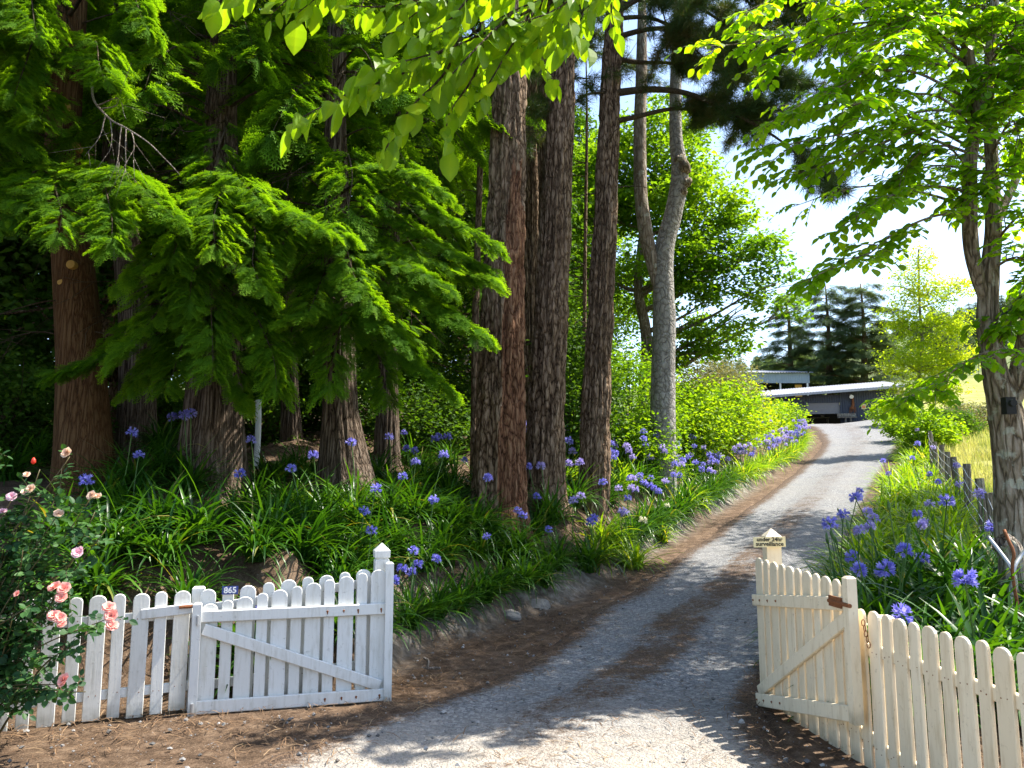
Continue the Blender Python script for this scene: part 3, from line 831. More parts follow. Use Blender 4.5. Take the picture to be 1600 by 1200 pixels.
# signs ----------------------------------------------------------
def text(name, body, size, loc, rotz, mat, parent, bold=.0):
    cu = bpy.data.curves.new(name, 'FONT')
    cu.body = body; cu.size = size; cu.align_x = 'CENTER'; cu.align_y = 'CENTER'; cu.extrude = .0012; cu.offset = bold; cu.resolution_u = 3
    tmp = bpy.data.objects.new(name + '_outline', cu)
    COL.objects.link(tmp)
    bpy.context.view_layer.update()
    me = bpy.data.meshes.new_from_object(tmp.evaluated_get(bpy.context.evaluated_depsgraph_get()))
    bpy.data.objects.remove(tmp)
    me.materials.clear(); me.materials.append(mat)
    o = bpy.data.objects.new(name, me)
    COL.objects.link(o)
    o.rotation_euler = (math.radians(90), 0, rotz)
    o.parent = parent
    o.location = np.asarray(loc) - world_loc(parent)
    return o
sc_ = lh + dl * .235 + nl_ * .066
rz = math.atan2(dl[1], dl[0])
s1 = thing('house_number_sign', (*sc_, .898), 'small dark blue house number sign 865 on the white picket tops', 'sign')
Geo().box((*sc_, .898), (.118, .006, .062), axes=np.array([np.append(dl, 0), np.append(-nl_, 0), [0, 0, 1]])).build('plate', M['sign_blue'], s1)
text('number', '865', .062, (*(sc_ + nl_ * .0045), .897), rz, M['sign_white'], s1, .0018)
sc2 = rp + np.array([.02, -.082])
s2 = thing('surveillance_sign', (sc2[0], sc2[1], 1.25), 'faded yellow surveillance sign nailed to the capped gate post', 'sign')
ax2 = np.array([[1.0, -.03, .02], [.03, 1, 0], [-.02, 0, 1.0]])
Geo().box((sc2[0] - .02, sc2[1], 1.255), (.250, .008, .078), axes=ax2).build('plate', M['sign_yellow'], s2)
text('lettering', 'under 24hr', .044, (sc2[0] - .02, sc2[1] - .0055, 1.275), -.03, M['black'], s2, .001)
text('lettering', 'surveillance', .046, (sc2[0] - .02, sc2[1] - .0055, 1.240), -.03, M['black'], s2, .001)

# ------------------------------------------------------------------ foliage templates
def leaf_template(w=.42, fold=.10, droop=.12, hi=True):
    """leaf along +X from 0 to 1, face up +Z"""
    if hi:
        xs = np.array([0, .12, .30, .52, .74, .90, 1.0])
        hw = np.array([0, .55, .95, 1.0, .72, .30, 0]) * w / 2 * 1.0
        zc = -droop * xs ** 2
        mid = np.column_stack([xs, 0 * xs, zc])
        l = np.column_stack([xs[1:-1], hw[1:-1], zc[1:-1] + fold * hw[1:-1] / w])
        r = np.column_stack([xs[1:-1], -hw[1:-1], zc[1:-1] + fold * hw[1:-1] / w])
        V = np.vstack([mid, l, r])
        q, t_ = [], []
        for k in range(1, 5):
            q.append([k, k + 1, 7 + k, 7 + k - 1]); q.append([k + 1, k, 12 + k - 1, 12 + k])
        t_ += [[0, 1, 7], [1, 0, 12], [5, 6, 11], [6, 5, 16]]
        return V, [np.array(q), np.array(t_)]
    V = np.array([[0, 0, 0], [.45, w / 2, fold / 2], [1, 0, -droop], [.45, -w / 2, fold / 2]])
    return V, [np.array([[0, 2, 1], [0, 3, 2]])]
LEAF_HI, LEAF_LO = leaf_template(.56), leaf_template(.62, .16, .12, False)
LEAF_SET = [leaf_template(.60, .10, .10), leaf_template(.52, .26, .28), leaf_template(.66, -.06, .22), leaf_template(.48, .18, -.08)]
LEAF_TR = np.array([.9] * 7 + [.25] * 10)
LEAF_ROUND = leaf_template(.78, .14, .10, True)

def strip_template(pts, width):
    """thin upright ribbon through pts (n,3), flat in XY"""
    return pts, width

def spray_template(seed, n_side=8, sub=4, droop=.45):
    """flat feathery conifer spray along +X (length 1)"""
    rs = np.random.RandomState(seed)
    V, F, R = [], [], []
    def quad(a, b, wa, wb, ra=.3, rb=.6):
        R.extend([ra, ra, rb, rb])
        a, b = np.asarray(a), np.asarray(b)
        d = norm(b - a); s_ = np.array([-d[1], d[0], 0])
        k = len(V)
        V.extend([a - s_ * wa, a + s_ * wa, b + s_ * wb, b - s_ * wb]); F.append([k, k + 1, k + 2, k + 3])
    def zz(x): return -droop * x * x
    for k in range(4):
        quad([k / 4, 0, zz(k / 4)], [(k + 1) / 4, 0, zz((k + 1) / 4)], .010, .008)
    for k in range(n_side):
        t_ = .10 + .86 * k / n_side
        for sd in (-1, 1):
            if rs.rand() < .06: continue
            L = (.52 * (1 - t_) ** .8 + .10) * rs.uniform(.75, 1.15)
            an = math.radians(rs.uniform(34, 52)) * sd
            o = np.array([t_, 0, zz(t_)])
            d = np.array([math.cos(an), math.sin(an), -rs.uniform(.05, .35)])
            e = o + d * L
            quad(o, e, .020, .008, .1 + .4 * t_, .45 + .4 * t_)
            m_ = max(2, int(sub * L / .5 + .5))
            for j in range(m_):
                u_ = (j + .6) / m_
                b0 = o + d * L * u_
                for s2 in (-1, 1):
                    a2 = an + s2 * math.radians(rs.uniform(32, 50))
                    l2 = (.13 * (1 - .6 * u_) + .03) * rs.uniform(.7, 1.2)
                    quad(b0, b0 + np.array([math.cos(a2), math.sin(a2), -rs.uniform(.0, .5)]) * l2, .021, .006, .15 + .35 * u_ + .2 * t_, .35 + .45 * u_ + .2 * t_)
    return np.array(V), [np.array(F)], np.array(R)
SPRAYS = [spray_template(s) for s in (1, 2, 3)]
SPRAY_LO = spray_template(9, 6, 2)

def tuft_template(seed, n=26, width=.012):
    rs = np.random.RandomState(seed)
    V, F = [], []
    for k in range(n):
        d = norm(rs.normal(size=3) + np.array([.8, 0, 0])); L = rs.uniform(.6, 1)
        s_ = norm(np.cross(d, rs.normal(size=3))) * width
        o = np.array([rs.uniform(-.35, .1), 0, 0]); k4 = len(V)
        mid = o + d * L * .55; tip = o + d * L + np.array([0, 0, -.12 * L])
        V.extend([o - s_, o + s_, mid + s_, mid - s_, tip]); F.append([k4, k4 + 1, k4 + 2, k4 + 3]); F.append([k4 + 3, k4 + 2, k4 + 4, k4 + 4])
    V = np.array(V); F = np.array(F)
    q = F[0::2]; t3 = F[1::2][:, :3]
    return V, [q, t3]
TUFTS = [tuft_template(s) for s in (1, 2)]

def frames(d, up, scale):
    """columns: x along d, z near up"""
    d = norm(d); up = np.broadcast_to(up, d.shape)
    y = norm(np.cross(up, d)); z = np.cross(d, y)
    return np.stack([d, y, z], -1) * np.asarray(scale).reshape(-1, 1, 1)

def rand_dirs(n):
    return norm(np.random.normal(size=(n, 3)))

def scatter_leaves(g, pos, size, tmpl, droop=.35, flat=.8, out=None, rnd=None, mat=0, jit=.35):
    """leaves at pos, faces mostly up"""
    n = len(pos)
    az = np.random.uniform(0, 2 * math.pi, n)
    d = np.column_stack([np.cos(az), np.sin(az), np.random.normal(-droop, .3, n)])
    if out is not None: d = d * .8 + norm(out) * 1.0
    up = np.array([0, 0, 1.0]) * flat + rand_dirs(n) * (1.05 - flat)
    g.inst(tmpl[0], tmpl[1], frames(d, norm(up), size * np.random.uniform(1 - jit, 1 + jit, n)), pos, rnd, mat)

def along(pts, t_):
    """points and tangents at fractions t of a polyline"""
    s = cum(pts); q = np.asarray(t_) * s[-1]
    p = np.column_stack([np.interp(q, s, pts[:, k]) for k in range(3)])
    e = .02 * s[-1]
    p2 = np.column_stack([np.interp(np.minimum(q + e, s[-1]), s, pts[:, k]) for k in range(3)])
    p1 = np.column_stack([np.interp(np.maximum(q - e, 0), s, pts[:, k]) for k in range(3)])
    return p, norm(p2 - p1)

def wiggle(pts, amp, freq=1.0, seed=0):
    s = cum(pts)[:, None]
    off = np.column_stack([vnoise(np.column_stack([s * freq, 0 * s + 3.3 * k + seed, 0 * s + 7.1]), seed + k) - .5 for k in range(3)])
    off *= np.minimum(1, s / 1.0)
    return pts + off * amp * 2

# ------------------------------------------------------------------ trunks
def trunk(name, pts, radii, mat, parent, sides=64, step=.045, depth=.05, kind='plates', flare=.25, flare_h=.9, mat2=None, fine_to=10.5, seed=0):
    """bark-textured tapered trunk; pts from below the ground upwards"""
    pts = np.asarray(pts, float)
    fine = resample(pts, step)
    if fine_to is not None and fine[-1, 2] > fine_to:
        a = fine[fine[:, 2] <= fine_to]; b = fine[fine[:, 2] > fine_to][::12]
        fine = np.vstack([a, b, pts[-1:]]) if len(a) else np.vstack([b, pts[-1:]])
    s0 = cum(resample(pts, step)); S = cum(fine); S = S / S[-1]
    tk = cum(pts) / cum(pts)[-1]
    R = np.interp(S, tk, radii)
    n = len(fine)
    T = norm(np.gradient(fine, axis=0))
    u = norm(np.cross(T[0], [0, 1.0, 0.01])); U = []
    for i in range(n):
        u = u - T[i] * np.dot(u, T[i]); u = norm(u); U.append(u)
    U = np.array(U); W = np.cross(T, U)
    a = np.linspace(0, 2 * math.pi, sides, endpoint=False)
    ca, sa = np.cos(a), np.sin(a)
    h = cum(fine)
    hh = np.repeat(h[:, None], sides, 1); cc = np.repeat(ca[None], n, 0); ss = np.repeat(sa[None], n, 0)
    if kind == 'plates':
        k = 4.2
        q = np.stack([cc * k, ss * k, hh * .85], -1)
        q2 = np.stack([cc * 9, ss * 9, hh * 3.2], -1)
        wob_ = fbm(q * 1.2, 2, seed + 7) - .5
        rid = 1 - np.abs(2 * vnoise(q + wob_[..., None] * np.array([2.2, 2.2, .6]), seed) - 1)
        rid2 = 1 - np.abs(2 * vnoise(q2 + wob_[..., None] * 2, seed + 3) - 1)
        f = -(rid ** 3) * .75 - (rid2 ** 4) * .4 + (fbm(q2 * 2.5, 2, seed + 5) - .5) * .35
    elif kind == 'strings':
        q = np.stack([cc * 5.5 + hh * .25, ss * 5.5, hh * .38], -1)
        q2 = np.stack([cc * 14, ss * 14, hh * 1.2], -1)
        rid = 1 - np.abs(2 * vnoise(q, seed) - 1); rid2 = 1 - np.abs(2 * vnoise(q2, seed + 3) - 1)
        f = -(rid ** 2) * .7 - (rid2 ** 2) * .4
    else:
        q = np.stack([cc * 2, ss * 2, hh * 1.2], -1)
        f = (fbm(q, 3, seed) - .5) * 1.2 - (vnoise(np.stack([cc * .6, ss * .6, hh * 13], -1), seed + 4) > .76) * .05
    hgt = h - h[0]
    fl = 1 + flare * np.exp(-hgt / flare_h * 2.2)
    butt = 1 + (flare * .8) * np.exp(-hgt[:, None] / flare_h * 2.4) * (vnoise(np.stack([cc * 1.6, ss * 1.6, hh * .15], -1), seed + 11) - .4)
    rr = R[:, None] * fl[:, None] * butt + f * depth * np.clip(R[:, None] / R.max() + .2, .3, 1)
    V = fine[:, None] + rr[..., None] * (cc[..., None] * U[:, None] + ss[..., None] * W[:, None])
    i = np.arange(n - 1)[:, None] * sides; j = np.arange(sides)[None]
    F = np.stack([i + j, i + (j + 1) % sides, i + sides + (j + 1) % sides, i + sides + j], -1).reshape(-1, 4)
    rnd = np.clip(1 + f * .9, 0, 1)
    g = Geo().add(V.reshape(-1, 3), F, rnd.reshape(-1))
    if mat2 is not None:
        mid = V.reshape(n, sides, 3)
        edge = (fbm(np.stack([hh * .8, cc, ss], -1), 3, seed + 20) - .5) * .28
        mask = ((mid[..., 0] - fine[:, None, 0]) > .02 + edge) & (mid[..., 2] < 5.6 + 1.5 * (vnoise(np.stack([cc * 3, ss * 3, hh * 0], -1), 5)))
        mm = mask[:-1].reshape(-1).astype(int)
        g.M = [mm]
    o = g.build(name, [mat] + ([mat2] if mat2 else []), parent, smooth=True)
    return o, fine, R

def limb_geo(g, pts, r0, r1, sides=8, mat=0):
    n = len(pts)
    g.tube(pts, r0 + (r1 - r0) * np.linspace(0, 1, n) ** .8, sides, .6, mat)

# ------------------------------------------------------------------ conifers with drooping feathery sprays (left)
def bough_sprays(pts, dens, ln, droop=.5, start=.25, side_len=.55):
    """positions, directions and sizes of sprays on a bough and on its side shoots"""
    L = cum(pts)[-1]
    n = max(4, int(L * (1 - start) * dens))
    t_ = np.random.uniform(start, 1, n)
    p, d = along(pts, t_)
    sd = np.random.choice([-1, 1], n)
    hor = norm(np.cross(d, [0, 0, 1.0]))
    off = np.abs(np.random.normal(0, .5, n)) * side_len * (1.15 - t_)
    dirs = d * np.random.uniform(.5, 1.1, n)[:, None] + hor * (sd * np.random.uniform(.35, 1.1, n))[:, None]
    dirs[:, 2] = dirs[:, 2] * .45 - droop * np.random.uniform(-.25, .7, n)
    p = p + hor * (sd * off)[:, None] + d * (off * .5)[:, None]
    p[:, 2] -= off * .22 + np.random.uniform(-.03, .07, n)
    ends = p
    sc = ln * np.random.uniform(.45, 1.35, n)
    tip_p, tip_d = along(pts, np.array([.97, 1.0]))
    return np.vstack([p, tip_p]), np.vstack([norm(dirs), tip_d]), np.concatenate([sc, [ln, ln]])

def conifer(name, label, tpts, radii, bark, bkind, boughs, parent_group=None, leaf='cypress_leaf', seed=0, dens=26, ln=.36, dead=0, flare=.35, depth=.04, auto=None, front=None):
    np.random.seed(100 + seed)
    base = np.array(tpts[0]) + np.array([0, 0, .25])
    th = thing(name, base, label, 'tree', parent_group)
    tr, fine, R = trunk('trunk', tpts, radii, bark, th, 72, .05, depth, bkind, flare, 1.0, None, 7.5, seed)
    wood, fol = Geo(), Geo()
    bl = list(boughs)
    if auto:
        z0, z1, num, len_f, azf = auto
        for k in range(num):
            z = z0 + (z1 - z0) * (k + .5) / num + np.random.uniform(-.15, .15)
            az = azf(k)
            L = len_f((z - z0) / (z1 - z0)) * np.random.uniform(.8, 1.15)
            c = np.array([np.interp(z, fine[:, 2], fine[:, 0]), np.interp(z, fine[:, 2], fine[:, 1]), z])
            d = np.array([math.sin(az), -math.cos(az), 0])
            dr_ = np.random.uniform(.18, .38)
            bl.append([c, c + d * L * .45 + [0, 0, .08 * L], c + d * L * .8 - [0, 0, dr_ * L * .5], c + d * L - [0, 0, dr_ * L]])
    if front:
        z0, z1, num, Lf, lo, hi = front
        for k in range(num):
            z = z0 + (z1 - z0) * (k + .5) / num
            az = lo + (hi - lo) * ((k * .618) % 1.0)
            L = Lf * np.random.uniform(.75, 1.2)
            c = np.array([np.interp(z, fine[:, 2], fine[:, 0]), np.interp(z, fine[:, 2], fine[:, 1]), z])
            d = np.array([math.sin(az), -math.cos(az), 0])
            bl.append([c, c + d * L * .45 + [0, 0, .05 * L], c + d * L * .8 - [0, 0, .25 * L], c + d * L - [0, 0, .6 * L]])
    for k_b, b in enumerate(bl):
        pts = wiggle(resample(b, .12), .06, 1.1, int(np.random.randint(999)))
        L = cum(pts)[-1]
        limb_geo(wood, pts - [0, 0, .05], .008 + .006 * L, .002, 6)
        isa = k_b >= len(boughs)
        p, d, s_ = bough_sprays(pts, dens * (.75 if isa else 3.6), ln * (1.0 if isa else .50))
        # branchlets that carry the side sprays
        grp = np.random.randint(0, 3, len(p))
        base_r = np.random.rand()
        for q in range(3):
            mk = grp == q
            if mk.any():
                up = norm(np.array([0, 0, 1.0]) + rand_dirs(mk.sum()) * .5)
                fol.inst(SPRAYS[q][0], SPRAYS[q][1], frames(d[mk], up, s_[mk]), p[mk], np.clip(base_r * .4 + np.random.rand(mk.sum()) * .6, 0, 1), 0, SPRAYS[q][2])
    for k in range(dead):
        z = np.random.uniform(tr_z0(fine) + 2.0, min(9, fine[-1, 2])); az = np.random.uniform(-1.5, 1.5)
        c = np.array([np.interp(z, fine[:, 2], fine[:, 0]), np.interp(z, fine[:, 2], fine[:, 1]), z])
        d = np.array([math.sin(az), -math.cos(az), np.random.uniform(-.3, .25)])
        L = np.random.uniform(.7, 2.0)
        pts = wiggle(resample([c, c + d * L * .5, c + d * L + [0, 0, -.25 * L]], .15), .12, 1.5, int(np.random.randint(999)))
        limb_geo(wood, pts, .014, .003, 5)
        for j in range(5):
            p, t3 = along(pts, [np.random.uniform(.3, .95)])
            e = p[0] + (t3[0] + np.random.normal(0, .7, 3)) * np.random.uniform(.2, .5) + [0, 0, -.15]
            wood.tube(np.array([p[0], (p[0] + e) / 2 + np.random.normal(0, .03, 3), e]), [.005, .004, .002], 4)
    if wood.nv: wood.build('branches', M['twig'], th, smooth=True)
    crown = fol.build('foliage', M[leaf], th)
    return th
def tr_z0(f): return f[0, 2]

def tpath(base_px, base_d, marks, lean_to=None):
    """trunk centre line: from just below the ground at base_px through the photo marks at depth"""
    b = on_ground(base_px, base_d)
    out = [b - [0, 0, .25], b + [0, 0, .05]]
    for (px, py, d) in marks: out.append(at(px, py, d))
    return np.array(out)

def up_from(pts, z, dx=0.0, dy=0.0):
    last = pts[-1]
    return np.vstack([pts, last + [dx, dy, z - last[2]]])

B = at
random.seed(11)
np.random.seed(11)
def az_fan(lo, hi, seed):
    rs = np.random.RandomState(seed)
    return lambda k: lo + (hi - lo) * ((k * .618 + rs.uniform(-.08, .08)) % 1.0)

# T1 - the left one with the smooth reddish brown trunk
t1 = up_from(tpath(138, 10.0, [(125, 560, 10.0), (112, 390, 10.05), (100, 200, 10.1)]), 15)
conifer('conifer', 'conifer with a straight smooth reddish brown trunk and sawn knots, above the roses', t1, [.37, .35, .275, .24, .21, .05], M['cedar_bark'], 'smooth',
    [[B(112, 330, 10.0), B(60, 260, 8.8), B(0, 330, 8.2), B(-40, 380, 8.0)],
     [B(112, 300, 10.0), B(180, 260, 9.0), B(240, 300, 8.3), B(300, 360, 8.0)],
     [B(112, 290, 10.0), B(150, 270, 8.8), B(170, 330, 8.0), B(180, 385, 7.7)],
     [B(112, 320, 10.0), B(90, 280, 8.7), B(90, 330, 7.9), B(85, 370, 7.6)],
     [B(112, 300, 10.0), B(30, 300, 9.0), B(-20, 330, 8.4), B(-60, 400, 8.2)],
     [B(108, 120, 10.0), B(140, 60, 9.0), B(150, 90, 8.4), B(165, 125, 8.0)],
     [B(105, 100, 10.0), B(60, 60, 9.0), B(40, 100, 8.4), B(20, 150, 8.0)],
     [B(105, 180, 10.0), B(60, 140, 9.2), B(70, 160, 8.6), B(60, 190, 8.3)],
     [B(108, 20, 10.0), B(160, -60, 8.6), B(200, -20, 8.0), B(230, 40, 7.8)],
     [B(108, 10, 10.0), B(60, -50, 8.6), B(60, 0, 8.0), B(70, 60, 7.6)],
     [B(108, -10, 10.0), B(10, -60, 8.8), B(-30, 0, 8.2), B(-40, 60, 8.0)],
     [B(105, 220, 10.0), B(20, 190, 9.2), B(-10, 220, 8.8), B(-30, 270, 8.6)]],
    seed=1, dens=40, ln=.36, dead=16, flare=.42, depth=.03, auto=(8.6, 14.5, 26, lambda t: 2.9 * (1 - .6 * t), az_fan(.8, 5.0, 1)))
# T2
t2 = up_from(tpath(330, 10.6, [(338, 560, 10.6), (345, 300, 10.8), (350, 60, 11)]), 15)
conifer('conifer', 'conifer with a stout furrowed trunk under low drooping boughs, behind the house number sign', t2, [.50, .46, .36, .26, .2, .05], M['cypress_bark'], 'strings',
    [[B(338, 470, 10.5), B(250, 480, 9.6), B(160, 545, 9.0), B(80, 585, 8.8)],
     [B(340, 440, 10.5), B(280, 430, 9.4), B(230, 500, 8.7), B(180, 560, 8.5)],
     [B(340, 430, 10.5), B(330, 420, 9.2), B(330, 510, 8.4), B(335, 580, 8.2)],
     [B(340, 450, 10.5), B(390, 470, 9.4), B(420, 540, 8.7), B(430, 610, 8.5)],
     [B(342, 460, 10.5), B(300, 500, 9.5), B(280, 560, 9.0), B(260, 600, 8.8)],
     [B(342, 480, 10.5), B(360, 500, 9.6), B(370, 570, 9.1), B(380, 635, 9.0)],
     [B(342, 380, 10.6), B(290, 320, 9.4), B(230, 330, 8.7), B(170, 350, 8.3)],
     [B(342, 380, 10.6), B(350, 300, 9.2), B(340, 330, 8.3), B(340, 390, 8.0)],
     [B(342, 390, 10.6), B(410, 310, 9.4), B(450, 330, 8.7), B(500, 360, 8.4)],
     [B(342, 390, 10.6), B(400, 350, 9.2), B(400, 400, 8.4), B(410, 450, 8.2)],
     [B(342, 370, 10.6), B(270, 370, 9.4), B(240, 400, 8.7), B(200, 450, 8.4)],
     [B(344, 350, 10.7), B(310, 300, 9.2), B(290, 340, 8.5), B(270, 400, 8.2)],
     [B(344, 400, 10.7), B(330, 390, 9.2), B(300, 430, 8.6), B(290, 480, 8.3)],
     [B(344, 320, 10.7), B(370, 270, 9.4), B(395, 290, 8.8), B(415, 330, 8.5)],
     [B(344, 480, 10.7), B(300, 500, 9.9), B(230, 560, 9.3), B(200, 600, 9.1)]],
    seed=2, dens=44, ln=.36, dead=26, flare=.30, depth=.05, auto=(7.4, 14.5, 28, lambda t: 2.6 * (1 - .6 * t), az_fan(.9, 5.2, 2)), front=(5.9, 9.4, 10, 1.9, -1.5, 1.5))
# T3
t3 = up_from(tpath(545, 11.0, [(532, 640, 11.0), (528, 400, 11.2), (525, 100, 11.4)]), 15.5)
conifer('conifer', 'conifer with grey furrowed flaring trunk and boughs reaching right towards the big pine', t3, [.42, .37, .26, .21, .17, .05], M['cypress_bark'], 'strings',
    [[B(530, 470, 11.0), B(600, 440, 9.9), B(680, 470, 9.2), B(755, 520, 8.9)],
     [B(530, 480, 11.0), B(590, 490, 9.8), B(640, 550, 9.2), B(705, 605, 9.0)],
     [B(530, 460, 11.0), B(560, 440, 9.6), B(590, 490, 8.9), B(640, 540, 8.6)],
     [B(530, 440, 11.0), B(510, 420, 9.6), B(480, 480, 8.8), B(440, 500, 8.6)],
     [B(530, 470, 11.0), B(530, 480, 9.7), B(520, 550, 9.0), B(515, 600, 8.8)],
     [B(530, 420, 11.1), B(580, 380, 9.8), B(640, 410, 9.2), B(700, 450, 8.9)],
     [B(530, 400, 11.1), B(540, 370, 9.6), B(560, 420, 8.8), B(590, 470, 8.5)],
     [B(530, 390, 11.1), B(480, 340, 9.7), B(450, 370, 9.0), B(420, 420, 8.7)],
     [B(528, 360, 11.2), B(620, 290, 10.3), B(700, 330, 9.8), B(778, 374, 9.5)],
     [B(528, 340, 11.2), B(620, 330, 10.2), B(690, 380, 9.7), B(772, 420, 9.5)],
     [B(528, 350, 11.2), B(600, 370, 10.0), B(680, 410, 9.5), B(770, 440, 9.3)],
     [B(528, 380, 11.2), B(500, 330, 9.8), B(520, 350, 9.0), B(540, 370, 8.7)],
     [B(528, 500, 11.1), B(470, 490, 10.0), B(440, 540, 9.4), B(420, 580, 9.2)],
     [B(528, 490, 11.1), B(560, 500, 10.0), B(590, 560, 9.5), B(600, 620, 9.3)],
     [B(528, 430, 11.1), B(600, 400, 9.9), B(650, 450, 9.3), B(700, 500, 9.0)],
     [B(528, 300, 11.2), B(590, 260, 10.2), B(650, 270, 9.7), B(700, 310, 9.5)]],
    seed=3, dens=44, ln=.36, dead=26, flare=.55, depth=.05, auto=(7.2, 15, 28, lambda t: 2.5 * (1 - .6 * t), az_fan(1.0, 5.2, 3)), front=(5.6, 9.6, 11, 1.9, -1.6, 1.5))
# T4 and two more further in
t4 = up_from(tpath(605, 15.0, [(606, 560, 15), (612, 330, 15), (617, 60, 15.2)]), 17)
conifer('conifer', 'slimmer grey trunked conifer standing farther back between the two furrowed conifers and the big pine', t4, [.27, .24, .21, .18, .15, .04], M['cypress_bark'], 'strings',
    [[B(612, 300, 15), B(660, 300, 13.6), B(710, 360, 12.8), B(730, 420, 12.6)], [B(612, 250, 15), B(560, 230, 13.6), B(520, 260, 12.8), B(490, 300, 12.4)],
     [B(612, 220, 15), B(650, 190, 13.6), B(680, 230, 12.9), B(700, 290, 12.6)], [B(612, 180, 15), B(580, 150, 13.6), B(560, 180, 13.0), B(540, 230, 12.7)]],
    seed=4, dens=26, ln=.42, dead=10, auto=(8.0, 16.5, 26, lambda t: 3.0 * (1 - .55 * t), az_fan(-3.1, 3.1, 4)), front=(5.0, 10.5, 14, 2.2, -1.7, 1.7))
t5 = up_from(tpath(215, 13.4, [(212, 520, 13.3), (200, 400, 13.2), (180, 200, 13.2)]), 16)
conifer('conifer', 'dark leaning trunked conifer just behind the smooth reddish brown trunk', t5, [.36, .33, .28, .25, .2, .05], M['cypress_bark'], 'strings',
    [], seed=5, dens=24, ln=.42, dead=8, auto=(6.6, 15.5, 34, lambda t: 3.2 * (1 - .5 * t), az_fan(-3.1, 3.1, 5)))
t6 = up_from(tpath(455, 17.0, [(452, 560, 17), (447, 300, 17)]), 17)
conifer('conifer', 'thin dark conifer deep in the shade above the white stake', t6, [.24, .22, .19, .15, .04], M['cypress_bark'], 'strings',
    [], seed=6, dens=22, ln=.5, dead=8, auto=(5.6, 16.5, 36, lambda t: 3.3 * (1 - .5 * t), az_fan(-3.1, 3.1, 6)))
t7 = up_from(tpath(-160, 9.5, [(-165, 400, 9.5)]), 14)
conifer('conifer', 'conifer at the left edge whose boughs hang in high above the roses', t7, [.35, .33, .25, .05], M['cypress_bark'], 'strings',
    [[B(-165, 250, 9.5), B(-80, 230, 8.9), B(0, 290, 8.5), B(50, 340, 8.3)], [B(-165, 150, 9.5), B(-80, 130, 8.9), B(-10, 180, 8.6), B(40, 230, 8.4)],
     [B(-165, 60, 9.5), B(-80, 30, 8.9), B(-10, 60, 8.6), B(40, 120, 8.4)]],
    seed=7, dens=36, ln=.38, dead=3, auto=(7.0, 13.5, 22, lambda t: 2.7 * (1 - .5 * t), az_fan(-3.1, 3.1, 7)))

# sawn knots on the smooth trunk
def knob(c, nrm, r):
    n = norm(nrm); return Geo().tube([c - n * .08, c, c + n * .05, c + n * .055], [r * 1.3, r * 1.15, r, r * .2], 12)
T1 = [o for o in bpy.data.objects if o.name == 'conifer'][0]
for (px, py, r) in ((113, 415, .055), (98, 442, .04), (88, 400, .04), (96, 165, .06), (120, 230, .04)):
    c = at(px, py, 9.83 if px > 90 else 9.95)
    knob(c, np.array([(px - 112) * .02, -1, .1]), r).build('sawn_knot', M['ochre_board'], T1)

# ------------------------------------------------------------------ pines
def pine(name, label, tpts, radii, mat, boughs, seed, mat2=None, auto=None, kind='plates', depth=.085, flare=.26, dens=18, tuft=.20, sides=96, dead=0, group=None):
    np.random.seed(300 + seed)
    th = thing(name, np.array(tpts[0]) + [0, 0, .25], label, 'tree', group)
    tr, fine, R = trunk('trunk', tpts, radii, mat, th, sides, .04, depth, kind, flare, .8, mat2, 10.5, seed * 7)
    wood, fol = Geo(), Geo()
    bl = list(boughs)
    if auto:
        z0, z1, num, lf, azf = auto
        for k in range(num):
            z = z0 + (z1 - z0) * (k + .5) / num
            az = azf(k); L = lf((z - z0) / (z1 - z0)) * np.random.uniform(.75, 1.2)
            c = np.array([np.interp(z, fine[:, 2], fine[:, 0]), np.interp(z, fine[:, 2], fine[:, 1]), z])
            d = np.array([math.sin(az), -math.cos(az), 0])
            bl.append([c, c + d * L * .5 + [0, 0, .10 * L], c + d * L + [0, 0, np.random.uniform(-.15, .2) * L]])
    for b in bl:
        pts = wiggle(resample(b, .2), .14, .8, int(np.random.randint(999)))
        L = cum(pts)[-1]
        limb_geo(wood, pts, .02 + .012 * L, .006, 7)
        ns = max(3, int(L * 5.0))
        for k in range(ns):
            t_ = np.random.uniform(.3, 1.0)
            p, d = along(pts, [t_])
            e = p[0] + (d[0] * .7 + np.random.normal(0, .55, 3) * [1, 1, .6]) * np.random.uniform(.45, 1.15) * (1.2 - .4 * t_)
            tw = np.array([p[0], (p[0] + e) / 2 + np.random.normal(0, .05, 3), e])
            wood.tube(tw, [.011, .008, .004], 4)
            n = max(2, int(dens * np.linalg.norm(e - p[0])))
            q, dd = along(tw, np.random.uniform(.25, 1, n))
            dirs = norm(dd + np.random.normal(0, .5, (n, 3)))
            w = np.random.randint(0, 2)
            fol.inst(TUFTS[w][0], TUFTS[w][1], frames(dirs, norm(rand_dirs(n)), tuft * np.random.uniform(.8, 1.25, n)), q + np.random.normal(0, .05, (n, 3)))
    for k in range(dead):
        z = np.random.uniform(3.6, 9.5); az = np.random.uniform(-2, 2)
        c = np.array([np.interp(z, fine[:, 2], fine[:, 0]), np.interp(z, fine[:, 2], fine[:, 1]), z]); d = np.array([math.sin(az), -math.cos(az), np.random.uniform(-.3, .2)])
        L = np.random.uniform(.5, 1.5)
        pts = wiggle(resample([c, c + d * L * .6, c + d * L + [0, 0, -.1]], .12), .1, 1.5, int(np.random.randint(999)))
        limb_geo(wood, pts, .014, .003, 5)
        for j in range(3):
            p, t3_ = along(pts, [np.random.uniform(.3, .95)])
            e = p[0] + (t3_[0] + np.random.normal(0, .6, 3)) * np.random.uniform(.15, .4)
            wood.tube(np.array([p[0], e]), [.004, .002], 4)
    if wood.nv: wood.build('branches', M['twig'], th, smooth=True)
    if fol.nv: fol.build('foliage', M['needle'], th)
    return th

